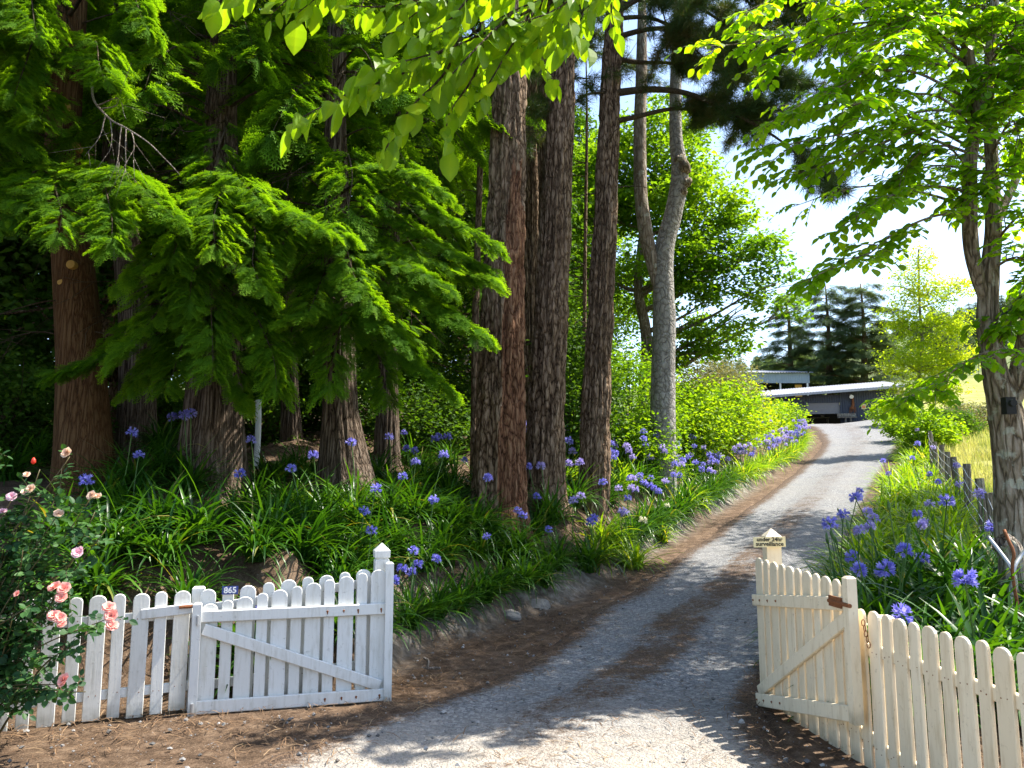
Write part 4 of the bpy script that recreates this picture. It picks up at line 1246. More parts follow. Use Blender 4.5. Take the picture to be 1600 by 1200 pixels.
p1 = up_from(tpath(780, 12.0, [(783, 600, 12.0), (788, 400, 12.05), (796, 170, 12.1), (800, 0, 12.15)]), 18, .3)
pine('pine_tree', 'biggest pine, its thick trunk grey on the left and stripped reddish brown on the right', p1, [.46, .44, .38, .34, .29, .25, .06], M['pine_bark'], [], 1, M['pine_bark_red'],
     (11.6, 17.5, 14, lambda t: 3.4 * (1 - .5 * t), az_fan(1.5, 5.2, 11)), depth=.10)
p2 = up_from(tpath(850, 13.3, [(856, 600, 13.3), (866, 400, 13.35), (878, 150, 13.4), (884, 0, 13.4)]), 18, .4)
pine('pine_tree', 'middle pine trunk close to the right of the two coloured biggest pine', p2, [.37, .35, .32, .30, .25, .22, .05], M['pine_bark'], [], 2, None,
     (11.4, 17.5, 13, lambda t: 3.2 * (1 - .5 * t), az_fan(1.3, 5.2, 12)))
p3 = up_from(tpath(925, 14.3, [(933, 600, 14.3), (943, 400, 14.3), (955, 120, 14.35), (962, 0, 14.4)]), 18, .4)
pine('pine_tree', 'pine with evenly grey trunk nearest the driveway and a long level branch to the right', p3, [.33, .31, .27, .24, .20, .18, .05], M['pine_bark'],
     [[at(955, 146, 14.3), at(1020, 140, 14.2), at(1090, 150, 14.0), at(1180, 190, 13.7), at(1310, 290, 13.2)],
      [at(955, 145, 14.3), at(910, 150, 14.0), at(870, 165, 13.8)],
      [at(958, 60, 14.3), at(1040, 40, 14.2), at(1130, 70, 14.0), at(1240, 130, 13.8)],
      [at(960, 20, 14.3), at(1040, -20, 14.0), at(1120, 20, 13.6), at(1200, 90, 13.4)],
      [at(960, -20, 14.3), at(1040, -60, 14.5), at(1140, -20, 14.8), at(1250, 60, 15)],
      [at(960, -60, 14.3), at(1060, -80, 14.5), at(1160, -40, 14.4), at(1280, 40, 14.2)],
      [at(955, 190, 14.3), at(1030, 180, 14.4), at(1110, 185, 14.6), at(1200, 200, 14.8)],
      [at(958, 30, 14.3), at(1020, 30, 13.8), at(1070, 70, 13.4), at(1110, 110, 13.1)],
      [at(958, 90, 14.3), at(1040, 100, 14.6), at(1100, 110, 14.8), at(1160, 150, 15)],
      [at(960, 10, 14.3), at(1000, -30, 14.0), at(1030, 0, 13.8), at(1050, 60, 13.6)],
      [at(960, -20, 14.3), at(1100, -60, 14.0), at(1200, -20, 13.6), at(1290, 10, 13.4)]], 3, None,
     (11.4, 17.5, 13, lambda t: 3.0 * (1 - .5 * t), az_fan(1.0, 5.2, 13)), dens=44, tuft=.22, dead=8)
p4 = up_from(tpath(829, 17, [(829, 500, 17), (829, 100, 17)]), 17)
pine('pine_tree', 'narrow pale barked pine seen in the gap between the biggest and the middle pine', p4, [.24, .23, .2, .17, .04], M['pine_bark'], [], 4, None, (11, 16.5, 12, lambda t: 2.6, az_fan(-3, 3, 14)))
p5 = up_from(tpath(846, 19, [(846, 500, 19), (850, 100, 19)]), 17)
pine('pine_tree', 'dark pine half hidden behind the middle pine', p5, [.26, .25, .22, .2, .04], M['pine_bark'], [], 5, None, (11, 16.5, 12, lambda t: 2.6, az_fan(-3, 3, 15)))
p6 = up_from(tpath(741, 14, [(743, 500, 14), (749, 300, 14), (752, 150, 14)]), 14)
pine('young_pine', 'thin dark young trunk just left of the biggest pine', p6, [.08, .075, .068, .06, .05, .02], M['pine_bark'], [], 6, None, (8.2, 13.5, 14, lambda t: 1.8 * (1 - .4 * t), az_fan(-3, 3, 16)), depth=.01, dead=8, sides=24)
p7 = up_from(tpath(912, 18, [(914, 400, 18), (917, 200, 18)]), 12.5)
pine('dead_sapling', 'very thin bare trunk with dead twigs between the middle pine and the grey pine', p7, [.06, .055, .045, .035, .01], M['pine_bark'], [], 7, depth=.006, dead=26, sides=16)

# pale forked tree: one foot, two stems
np.random.seed(41)
base = on_ground(1034, 18)
ft = thing('forked_tree', base, 'pale grey smooth trunk forking into two stems, one with a burl, behind the agapanthus', 'tree')
pm = np.array([base - [0, 0, .3], base + [0, 0, .1], at(1036, 600, 18), at(1038, 500, 18), at(1036, 430, 18), at(1040, 380, 18), at(1053, 330, 18), at(1062, 270, 18), at(1056, 210, 18), at(1056, 120, 18), at(1062, 0, 18), at(1068, -120, 18)])
trunk('trunk', pm, [.31, .30, .275, .26, .23, .215, .205, .20, .15, .135, .12, .05], M['pale_bark'], ft, 48, .05, .022, 'smooth', .12, .5, None, 12, 5)
pl_ = np.array([at(1032, 470, 18), at(1022, 420, 18), at(1010, 370, 18.02), at(1001, 300, 18.1), at(1000, 200, 18.2), at(1003, 80, 18.3), at(1003, -100, 18.4)])
trunk('stem', pl_, [.10, .16, .165, .155, .15, .13, .05], M['grey_bark'], ft, 36, .06, .018, 'smooth', .0, .5, None, 12, 6)
g = Geo()
for (px, py, r) in ((1068, 262, .17), (1072, 285, .13), (1062, 250, .14), (1066, 300, .12)):
    c = at(px, py, 17.9)
    a = rand_dirs(1)
    th_, ph_ = np.meshgrid(np.linspace(0, math.pi, 14), np.linspace(0, 2 * math.pi, 22, endpoint=False), indexing='ij')
    S_ = np.stack([np.sin(th_) * np.cos(ph_), np.sin(th_) * np.sin(ph_), np.cos(th_)], -1)
    rr = r * (1 + .7 * (fbm(S_ * 2.2 + px, 3, 3) - .5))
    Vb = c + S_ * rr[..., None]
    ii = np.arange(13)[:, None] * 22; jj = np.arange(22)[None]
    g.add(Vb.reshape(-1, 3), np.stack([ii + jj, ii + (jj + 1) % 22, ii + 22 + (jj + 1) % 22, ii + 22 + jj], -1).reshape(-1, 4), .5)
g.build('burl', M['grey_bark'], ft, smooth=True)

# ------------------------------------------------------------------ broad-leaved trees
def twig_leaves(wood, fol, start, d, L, leaf, tmpl, nleaf, r0=.006, sag=.2, flat=.85, mat=0, sides=4, shade=None):
    """one twig with alternate leaves lying in a flat spray"""
    d = norm(d)
    pts = np.array([start, start + d * L * .5 + [0, 0, .02 * L], start + d * L - [0, 0, sag * L]])
    pts = resample(pts, L / 4)
    if wood is not None: wood.tube(pts, np.linspace(r0, r0 * .35, len(pts)), sides)
    t_ = (np.arange(nleaf) + .7) / nleaf
    p, tn = along(pts, t_)
    hor = norm(np.cross(tn, [0, 0, 1.0]))
    sd = np.where(np.arange(nleaf) % 2 == 0, 1, -1)
    dirs = tn * np.random.uniform(.4, .8, nleaf)[:, None] + hor * (sd * np.random.uniform(.6, 1.0, nleaf))[:, None]
    dirs[-1] = tn[-1]
    dirs[:, 2] -= np.random.uniform(.05, .45, nleaf)
    up = norm(np.array([0, 0, 1.0]) * flat + rand_dirs(nleaf) * (1.05 - flat))
    sz = leaf * np.random.uniform(.65, 1.15, nleaf)
    fol.inst(tmpl[0], tmpl[1], frames(dirs, up, sz), p, None if shade is None else np.clip(shade + np.random.normal(0, .2, nleaf), 0, 1), mat)

def bough_leafy(wood, fol, pts, r0, leaf, tmpl, n_side, side_L, n_leaf, start=.2, sag=.25, sub=True):
    pts = wiggle(resample(pts, .15), .05, 1.2, int(np.random.randint(999)))
    limb_geo(wood, pts, r0, .004, 6)
    for k in range(n_side):
        t_ = start + (1 - start) * (k + np.random.uniform(.2, .8)) / n_side
        p, d = along(pts, [t_])
        hor = norm(np.cross(d[0], [0, 0, 1.0]))
        sd = 1 if k % 2 else -1
        dd = d[0] * np.random.uniform(.4, .9) + hor * sd * np.random.uniform(.5, 1.0) + np.array([0, 0, np.random.normal(-.05, .18)])
        L = side_L * np.random.uniform(.6, 1.2) * (1.15 - .6 * t_)
        sh = np.random.rand()
        twig_leaves(wood, fol, p[0], dd, L, leaf, tmpl, max(3, int(n_leaf * L / side_L)), .006, sag, shade=sh)
        if sub:
            for j in range(2):
                q = p[0] + norm(dd) * L * np.random.uniform(.25, .7)
                d3 = norm(dd) + norm(np.cross(dd, [0, 0, 1.0])) * np.random.choice([-1, 1]) * .9
                twig_leaves(wood, fol, q, d3 + [0, 0, np.random.normal(0, .15)], L * .55, leaf, tmpl, max(3, int(n_leaf * .55)), .004, sag, shade=sh)
    p, d = along(pts, [1.0])
    twig_leaves(wood, fol, p[0], d[0], side_L * .5, leaf, tmpl, max(3, n_leaf // 2), .004, sag)

def cloud_tree(name, label, base, tp, r, mat_b, leafm, blobs, leaf, nleaf, seed, group=None, limbs=True, tmpl=LEAF_LO, flat=.6, cat='tree'):
    """trunk, limbs to every leaf mass, leaves gathered in many small clumps within each mass"""
    np.random.seed(seed)
    th = thing(name, base, label, cat, group)
    wood, fol = Geo(), Geo()
    tp = np.asarray(tp, float)
    t2_ = wiggle(resample(tp, .3), .08, .6, seed)
    wood.tube(t2_, np.linspace(r, r * .35, len(t2_)), 12)
    tot = sum(b[1][0] * b[1][1] * b[1][2] for b in blobs) ** 1
    for c, rad in blobs:
        c, rad = np.asarray(c, float), np.asarray(rad, float)
        vol = rad[0] * rad[1] * rad[2] / tot
        if limbs:
            j = np.argmin(np.abs(t2_[:, 2] - (c[2] - .8 * np.linalg.norm((c - t2_[-1])[:2]) * .6)))
            s_ = t2_[j]
            pts = wiggle(resample([s_, (s_ * .45 + c * .55) + [0, 0, -.1], c], .3), .12, .9, seed + int(abs(c[0]) * 10))
            limb_geo(wood, pts, r * .35, .012, 6)
            for k in range(7):
                p, d = along(pts, [np.random.uniform(.5, 1)])
                e = c + np.random.normal(0, .55, 3) * rad
                wood.tube(np.array([p[0], (p[0] + e) / 2 + [0, 0, .08], e]), [.018, .012, .005], 4)
        n = max(40, int(nleaf * vol))
        ncl = max(6, n // 55)
        dd = rand_dirs(ncl) * (np.random.rand(ncl, 1) ** .42)
        cl = c + dd * rad
        idx = np.random.randint(0, ncl, n)
        cs = .30 * min(rad) * .55 + .12
        pos = cl[idx] + np.random.normal(0, 1, (n, 3)) * np.array([cs, cs, cs * .45])
        rndc = np.random.rand(ncl)
        scatter_leaves(fol, pos, leaf, tmpl, .3, flat, None, np.clip(rndc[idx] * .75 + np.random.rand(n) * .3, 0, 1))
    wood.build('trunk', M[mat_b], th, smooth=True)
    fol.build('crown', M[leafm], th)
    return th

# the tree by the right hand fence
np.random.seed(52)
rb = on_ground(1592, 8.4)
rt = thing('broadleaf_tree', rb, 'leafy tree with lichen grey forked trunk at the right edge beside the wire fence', 'tree')
D8 = 8.4
pr = np.array([rb - [0, 0, .3], rb + [0, 0, .1], at(1588, 850, D8), at(1583, 740, D8), at(1572, 650, D8), at(1553, 570, D8), at(1543, 500, D8), at(1546, 430, D8), at(1552, 360, D8), at(1550, 260, D8 + .1), at(1545, 120, D8 + .2), at(1560, -60, D8 + .3)])
trunk('trunk', pr, [.22, .21, .20, .19, .18, .125, .115, .10, .085, .07, .06, .04], M['grey_bark'], rt, 60, .035, .018, 'plates', .15, .5, None, 12, 9)
st = np.array([at(1543, 480, D8), at(1527, 430, D8 - .05), at(1516, 370, D8 - .1), at(1516, 260, D8 - .1), at(1525, 170, D8 - .1), at(1512, 80, D8 - .1), at(1495, 0, D8 - .1), at(1480, -120, D8 - .1)])
trunk('stem', st, [.06, .075, .08, .072, .07, .062, .05, .03], M['grey_bark'], rt, 28, .05, .010, 'plates', 0, .5, None, 12, 10)
st2 = np.array([at(1575, 640, D8), at(1600, 570, D8 - .1), at(1618, 480, D8 - .2), at(1640, 330, D8 - .3), at(1650, 100, D8 - .4)])
trunk('stem', st2, [.10, .13, .12, .10, .06], M['grey_bark'], rt, 32, .05, .012, 'plates', 0, .5, None, 12, 12)
st3 = np.array([at(1550, 390, D8), at(1560, 340, D8 + .1), at(1585, 285, D8 + .2), at(1605, 220, D8 + .3), at(1640, 60, D8 + .5)])
trunk('stem', st3, [.05, .05, .046, .04, .02], M['grey_bark'], rt, 24, .05, .008, 'plates', 0, .5, None, 12, 13)
wood, fol = Geo(), Geo()
RB = [  # leafy boughs: photo position and depth of start, middle, tip
 [(1515, 330, 8.3), (1460, 340, 7.9), (1395, 370, 7.6), (1330, 410, 7.5), (1268, 442, 7.4)],
 [(1516, 300, 8.3), (1450, 290, 7.8), (1390, 310, 7.5), (1335, 345, 7.4)],
 [(1518, 240, 8.3), (1420, 210, 7.8), (1300, 215, 7.4), (1175, 238, 7.2)],
 [(1518, 230, 8.3), (1440, 200, 7.9), (1340, 240, 7.7), (1240, 270, 7.6)],
 [(1524, 160, 8.3), (1420, 110, 7.8), (1300, 130, 7.4), (1195, 190, 7.2)],
 [(1515, 100, 8.3), (1400, 40, 7.7), (1260, 50, 7.2), (1095, 78, 6.9)],
 [(1515, 90, 8.3), (1410, 20, 7.8), (1300, 60, 7.4), (1180, 100, 7.2)],
 [(1500, 10, 8.3), (1400, -50, 7.7), (1280, -30, 7.3), (1150, 20, 7.0)],
 [(1500, 0, 8.3), (1420, -40, 7.6), (1340, 0, 7.2), (1260, 40, 7.0)],
 [(1520, 200, 8.3), (1470, 150, 7.5), (1400, 150, 7.0), (1330, 170, 6.8)],
 [(1520, 270, 8.3), (1480, 230, 7.5), (1440, 240, 7.0), (1400, 280, 6.8)],
 [(1510, 60, 8.3), (1480, 20, 7.3), (1430, 30, 6.8), (1380, 70, 6.6)],
 [(1548, 300, 8.4), (1560, 270, 7.6), (1540, 280, 7.0), (1520, 310, 6.8)],
 [(1550, 240, 8.4), (1580, 190, 7.6), (1590, 200, 7.0), (1600, 230, 6.8)],
 [(1548, 160, 8.5), (1560, 110, 7.6), (1550, 120, 7.0), (1530, 150, 6.8)],
 [(1548, 100, 8.5), (1590, 40, 7.6), (1610, 50, 7.0), (1620, 80, 6.8)],
 [(1550, 420, 8.4), (1590, 400, 8.0), (1620, 420, 7.6), (1650, 450, 7.4)],
 [(1552, 380, 8.4), (1600, 330, 8.0), (1620, 340, 7.6), (1640, 370, 7.4)],
 [(1600, 560, 8.3), (1540, 550, 7.9), (1470, 590, 7.7), (1395, 636, 7.6)],
 [(1612, 480, 8.2), (1620, 450, 7.6), (1600, 480, 7.2), (1580, 500, 7.0)],
 [(1490, -60, 8.3), (1440, -130, 7.6), (1380, -110, 7.0), (1320, -60, 6.6)],
 [(1555, -20, 8.5), (1540, -90, 7.6), (1520, -60, 6.9), (1500, -10, 6.6)],
 [(1555, 0, 8.5), (1500, -60, 7.9), (1450, -30, 7.5), (1410, 20, 7.2)],
 [(1640, 200, 8.2), (1610, 140, 7.6), (1590, 140, 7.2), (1560, 160, 7.0)],
 [(1530, 60, 8.3), (1540, 10, 7.6), (1500, 20, 7.1), (1450, 60, 6.9)], [(1530, 130, 8.3), (1560, 70, 7.4), (1590, 80, 6.9), (1610, 120, 6.7)], [(1520, 60, 8.3), (1450, 70, 7.7), (1370, 100, 7.3), (1290, 150, 7.1)],
 [(1640, 60, 8.2), (1600, 0, 7.6), (1570, 10, 7.2), (1540, 40, 7.0)],
]
for b in RB:
    bough_leafy(wood, fol, np.array([at(q[0], q[1], max(q[2], 8.05) if q[0] > 1390 else q[2]) for q in b]), .018, .104, LEAF_ROUND, 17, .62, 11, .18, .22)
# boughs on the far and upper side
for k in range(30):
    z = np.random.uniform(4.6, 9.5); az = np.random.uniform(.25, 2.9)
    c = np.array([np.interp(z, pr[:, 2], pr[:, 0]), np.interp(z, pr[:, 2], pr[:, 1]), z])
    L = np.random.uniform(1.6, 3.0) * (1 - .05 * (z - 4))
    d = np.array([math.cos(az), math.sin(az), 0])
    bough_leafy(wood, fol, np.array([c, c + d * L * .5 + [0, 0, .5], c + d * L + [0, 0, .45]]), .022, .11, LEAF_LO, 9, .6, 7, .25, .2)
wood.build('branches', M['grey_bark'], rt, smooth=True)
fol.build('foliage', M['alder_leaf'], rt)
g = Geo().box(at(1576, 634, 8.05), (.10, .09, .17)).tube([at(1576, 634, 7.98) + [0, -.04, .02], at(1576, 634, 7.98) + [0, -.09, .02]], .035, 12)
tag(g.build('trail_camera', M['black'], None, origin=at(1576, 634, 8.05)), 'small black box strapped to the forked trunk at the right edge', 'camera')

# tall tree added out of frame, its crown placed to shade driveway and bank
np.random.seed(57)
qb = np.array([10.4, 13.4, Gz(10.4, 13.4)])
cloud_tree('broadleaf_tree', 'added tall leafy tree outside the right edge, placed to shade the driveway and bank', qb,
    [qb - [0, 0, .3], qb + [0, 0, 4], qb + [-.3, 0, 8], qb + [-.2, 0, 12], qb + [0, -.4, 15.6]], .22, 'grey_bark', 'dark_leaf',
    [(qb + [-1.4, -.8, 8.6], (1.7, 1.6, .9)), (qb + [1.2, .4, 8.8], (1.7, 1.6, 1)), (qb + [-.4, -1.8, 9.8], (1.8, 1.6, 1)), (qb + [-1.8, .8, 10], (1.7, 1.6, 1)), (qb + [.8, -.8, 11.2], (1.8, 1.6, 1)), (qb + [-1.2, -.6, 11.8], (1.6, 1.5, .9)), (qb + [-.2, .4, 13], (1.6, 1.5, .9)), (qb + [-.6, -.8, 14.6], (1.9, 2.2, .9)), (qb + [.4, -1.6, 15.8], (1.9, 2.2, .9))],
    .12, 24000, 58)
np.random.seed(59)
qc = np.array([14.6, 17.6, Gz(14.6, 17.6)])  # another tree added out of frame, to carry the shade farther up the drive
cloud_tree('broadleaf_tree', 'second added tall tree farther up the slope outside the right edge, placed to shade the driveway', qc,
    [qc - [0, 0, .3], qc + [0, 0, 4], qc + [-.3, 0, 8], qc + [-.2, 0, 12]], .22, 'grey_bark', 'dark_leaf',
    [(qc + [-1.8, -1.2, 9.6], (1.9, 1.8, .9)), (qc + [1.2, .4, 9.8], (1.7, 1.6, 1)), (qc + [-1.6, 1.8, 10.4], (1.9, 1.8, 1)), (qc + [-.4, -2.4, 10.6], (1.9, 1.8, 1)), (qc + [.8, 1.2, 11.6], (1.8, 1.6, 1)), (qc + [-1.2, -.6, 12.2], (1.8, 1.8, .9))],
    .13, 15000, 60)

# the tree that overhangs the entrance from above: its trunk is beside the viewpoint, out of frame
np.random.seed(63)
ob = np.array([4.4, -.6, Gz(4.4, -.6)])
ot = thing('linden_tree', ob, 'backlit yellow green broad leaves on branches hanging from the top edge over the driveway entrance', 'tree')
tk_ = np.array([ob - [0, 0, .2], ob + [0, 0, 1.5], ob + [-.3, .3, 3.6], ob + [-.5, .6, 6.0]])
trunk('trunk', tk_, [.20, .17, .14, .08], M['grey_bark'], ot, 28, .08, .012, 'plates', .2, .5, None, 12, 15)
wood, fol = Geo(), Geo()
HUB = tk_[2] + [0, 0, .6]
main = np.array([HUB, [2.6, 1.5, 4.6], at(1150, -140, 2.9), at(980, -60, 2.9), at(840, 10, 2.85)])
limb_geo(wood, resample(main, .1), .045, .016, 8)
OB = [
 [(980, -60, 2.9), (900, -20, 2.85), (800, 20, 2.8), (720, 70, 2.75)],
 [(900, -20, 2.9), (850, 30, 2.9), (800, 80, 2.9), (760, 110, 2.9)], [(980, -50, 2.9), (930, 0, 2.9), (880, 40, 2.95), (830, 70, 3.0)],
 [(900, -60, 3.0), (820, -20, 3.0), (730, 0, 3.0), (660, 30, 2.95)], [(840, 10, 2.85), (780, 40, 2.9), (720, 100, 2.9), (670, 120, 2.9)],
 [(800, -60, 2.8), (740, -40, 2.8), (680, -10, 2.75), (640, 10, 2.75)], [(880, 20, 2.9), (820, 70, 2.95), (770, 80, 3.0), (700, 90, 3.0)],
 [(930, -40, 2.8), (890, 0, 2.75), (860, 20, 2.75), (800, 40, 2.7)], [(990, -70, 3.0), (940, -30, 3.1), (900, 40, 3.1), (870, 70, 3.1)],
 [(840, 10, 2.85), (740, 60, 2.7), (640, 95, 2.6), (560, 110, 2.55)],
 [(720, 60, 2.75), (640, 110, 2.65), (540, 150, 2.6), (450, 195, 2.55)],
 [(760, 50, 2.75), (740, 120, 2.7), (700, 180, 2.7), (700, 225, 2.7)],
 [(720, 70, 2.75), (690, 120, 2.7), (640, 170, 2.65), (600, 235, 2.65)],
 [(860, 0, 2.85), (850, 50, 2.85), (840, 90, 2.85), (870, 125, 2.85)],
 [(840, 10, 2.8), (800, 70, 2.75), (770, 120, 2.7), (750, 150, 2.7)],
 [(980, -60, 2.9), (960, -20, 2.95), (955, 10, 3.0), (960, 45, 3.0)],
 [(900, -30, 2.9), (880, 0, 2.8), (890, 40, 2.8), (915, 70, 2.8)],
 [(860, -10, 2.85), (760, -30, 2.7), (680, 0, 2.65), (620, 40, 2.6)],
 [(900, -50, 2.9), (760, -90, 2.7), (640, -70, 2.6), (520, -20, 2.55), (465, 20, 2.55)],
 [(640, -70, 2.6), (560, -60, 2.55), (470, -20, 2.5), (420, 20, 2.5)],
 [(560, -60, 2.55), (460, -60, 2.5), (380, -20, 2.48), (330, 5, 2.48)],
 [(760, -40, 2.7), (720, 10, 2.6), (690, 40, 2.6), (650, 60, 2.6)],
 [(800, 20, 2.8), (760, 60, 2.65), (730, 90, 2.6), (690, 130, 2.6)],
 [(700, -20, 2.65), (650, 0, 2.6), (600, 10, 2.6), (545, 10, 2.6)],
]
for b in OB:
    pts = np.array([at(*q) for q in b])
    pts = wiggle(resample(pts, .05), .015, 4, int(np.random.randint(999)))
    limb_geo(wood, pts, .0065, .0018, 6)
    nl2 = int(cum(pts)[-1] / .022)
    t_ = np.linspace(.12, 1, nl2)
    p, tn = along(pts, t_)
    hor = norm(np.cross(tn, [0, 0, 1.0]))
    sd = np.where(np.arange(nl2) % 2 == 0, 1, -1)
    dirs = tn * np.random.uniform(.2, .7, nl2)[:, None] + hor * (sd * np.random.uniform(.5, 1.0, nl2))[:, None]
    dirs[:, 2] -= np.random.uniform(.25, 1.1, nl2)
    pet = norm(dirs) * .02
    up = norm(np.array([.25, .1, 1.0]) + rand_dirs(nl2) * .65)
    w4 = np.random.randint(0, 4, nl2); fr4 = frames(dirs, up, .096 * np.random.uniform(.5, 1.25, nl2))
    for q4 in range(4):
        m4 = w4 == q4
        if m4.any(): fol.inst(LEAF_SET[q4][0], LEAF_SET[q4][1], fr4[m4], (p + pet)[m4], np.random.rand(m4.sum()), 0, LEAF_TR)
    for q, e in zip(p, p + pet): wood.tube(np.array([q, e]), [.0012, .0008], 3, cap=False)
# the rest of the crown, above and behind the viewpoint
for k in range(9):
    az = np.random.uniform(3.6, 5.6); z = np.random.uniform(4.2, 6.2)
    c = np.array([np.interp(z, tk_[:, 2], tk_[:, 0]), np.interp(z, tk_[:, 2], tk_[:, 1]), z])
    d = np.array([math.cos(az), math.sin(az) * .8 - .3, 0]); L = np.random.uniform(1.2, 2.4)
    bough_leafy(wood, fol, np.array([c, c + d * L * .5 + [0, 0, .4], c + d * L + [0, 0, .3]]), .02, .10, LEAF_LO, 7, .5, 6, .3, .2, False)
wood.build('branches', M['twig'], ot, smooth=True)
fol.build('foliage', M['linden_leaf'], ot)


# ------------------------------------------------------------------ trees and shrubs farther back
def blob(px, py, d, rx, rz, ry=None):
    return (at(px, py, d), (rx, ry if ry else rx, rz))

bo = on_ground(1008, 25)
cloud_tree('oak_tree', 'sunlit mid green tree behind the pale forked trunk, arching over the shrubs to the right', bo,
    [bo - [0, 0, .3], at(1008, 520, 25), at(1000, 440, 25), at(1010, 330, 25)], .26, 'grey_bark', 'oak_leaf',
    [blob(1085, 330, 24.5, 1.9, 1.1), blob(1130, 390, 24, 1.5, .8), blob(1060, 420, 24, 1.5, .9), blob(1180, 390, 23.5, 1.0, .6), blob(1210, 440, 23.5, .9, .6), blob(1170, 480, 23.5, .7, .45), blob(1235, 480, 23.5, .55, .6), blob(1110, 460, 24, 1.3, .7),
     blob(1000, 300, 26, 1.8, 1.2), blob(940, 330, 26, 1.6, 1.2), blob(905, 420, 27, 1.4, 1.4), blob(985, 450, 27, 1.5, 1.2), blob(1060, 270, 25, 1.6, .9), blob(960, 230, 26, 1.6, 1.0), blob(1140, 340, 24.5, .9, .6), blob(1085, 500, 25, .9, .6), blob(900, 290, 27, 1.3, 1.4), blob(1040, 200, 26, 1.6, .9), blob(1090, 540, 24.5, 1.2, .6), blob(1140, 520, 24, 1.0, .6), blob(1050, 560, 25, 1.1, .7)],
    .165, 38000, 71)
by = on_ground(1440, 34)
cloud_tree('poplar_tree', 'slender yellow green tree in full sun between the shed and the forked trunk', by,
    [by - [0, 0, .3], at(1440, 620, 34), at(1438, 500, 34), at(1436, 390, 34)], .10, 'pale_bark', 'yellow_leaf',
    [blob(1436, 405, 34, .7, .8), blob(1420, 450, 34, .9, .8), blob(1455, 455, 34, .9, .9), blob(1405, 500, 34, .9, .9), blob(1440, 510, 34, 1.0, .9), blob(1478, 500, 34, 1.0, .9), blob(1410, 560, 34, 1.0, .9), blob(1450, 570, 34, 1.1, .9), blob(1490, 560, 34, 1.1, 1.0), blob(1500, 450, 34, .7, .8), blob(1430, 610, 33.5, 1.0, .6), blob(1470, 615, 33.5, 1.0, .6)],
    .12, 17000, 72)

# shared far and background foliage meshes
np.random.seed(80)
def bg_meshes(h, rad, nleaf, leaf, seed, z0):
    np.random.seed(seed)
    fol, wood = Geo(), Geo()
    zz = np.linspace(0, h, 14)
    pts = wiggle(np.column_stack([0 * zz, 0 * zz, zz - .3]), .3, .3, seed)
    wood.tube(pts, np.linspace(.26, .05, 14), 12)
    ncl = nleaf // 38
    z = np.random.uniform(z0, h, ncl)
    rr = rad * np.sqrt(np.random.rand(ncl)) * np.interp((z - z0) / (h - z0), [0, .15, .6, 1], [.55, 1, .85, .25])
    az = np.random.uniform(0, 2 * math.pi, ncl)
    cl = np.column_stack([rr * np.cos(az), rr * np.sin(az), z])
    for k in range(0, ncl, 9):
        j = np.interp(cl[k, 2] - .5, pts[:, 2], np.arange(14)); s_ = pts[int(j)]
        wood.tube(np.array([s_, (s_ + cl[k]) / 2 + [0, 0, .15], cl[k]]), [.05, .03, .01], 5)
    idx = np.random.randint(0, ncl, nleaf)
    pos = cl[idx] + np.random.normal(0, 1, (nleaf, 3)) * [.36, .36, .20]
    rc = np.random.rand(ncl)
    scatter_leaves(fol, pos, leaf, LEAF_LO, .4, .5, None, np.clip(rc[idx] * .6 + np.random.rand(nleaf) * .4, 0, 1))
    return wood.mesh('trunk', M['pine_bark'], smooth=True), fol.mesh('crown', M['dark_leaf'])
BGM = [bg_meshes(15, 3.4, 30000, .17, 81, 1.2), bg_meshes(13, 3.0, 28000, .16, 82, .8), bg_meshes(16, 3.2, 26000, .18, 83, 2.6)]
BG = [(-13, 12.5, 0), (-11, 16, 1), (-8.3, 15.5, 2), (-5.6, 19.5, 0), (-15, 18, 2), (-10.5, 21, 0), (-7.2, 24, 1), (-3.6, 23.5, 2), (-.8, 22, 1), (-17, 25, 1), (-12.5, 27, 2), (-8, 30, 0), (-3.2, 30, 1), (.6, 31, 0), (-22, 20, 0), (-22, 30, 2), (2.6, 37, 2), (-15.5, 35, 0), (-6, 38, 2), (-10.2, 12.8, 1)]
for k, (x, y, w) in enumerate(BG):
    th = thing('woodland_tree', (x, y, Gz(x, y)), 'dark leafy woodland tree in the deep shade behind the conifers on the left', 'tree', 'woodland trees behind the conifers', random.uniform(0, 6.28))
    s_ = random.uniform(.9, 1.15); th.scale = (s_, s_, s_ * random.uniform(.9, 1.1))
    for nm, me in zip(('trunk', 'crown'), BGM[w]):
        o = bpy.data.objects.new(nm, me); COL.objects.link(o); o.parent = th

# sunlit trees that show through the gaps between the pines
for k, (px, d, lab) in enumerate([(720, 27, 'sunlit leafy tree glimpsed left of the biggest pine through the gap'), (900, 34, 'sunlit leafy tree glimpsed between the middle pine and the grey pine'), (660, 34, 'light green tree glimpsed between the slim conifer and the young trunk')]):
    b = on_ground(px, d)
    cloud_tree('woodland_tree', lab, b, [b - [0, 0, .3], b + [0, 0, 5], b + [0, 0, 8.5]], .2, 'grey_bark', 'oak_leaf',
        [(b + [random.uniform(-1.6, 1.6), random.uniform(-1, 1), z], (1.6, 1.4, 1.1)) for z in (2.2, 3.2, 4.5, 5.2, 6.2, 7, 7.8, 9, 9.8)], .15, 13000, 90 + k)

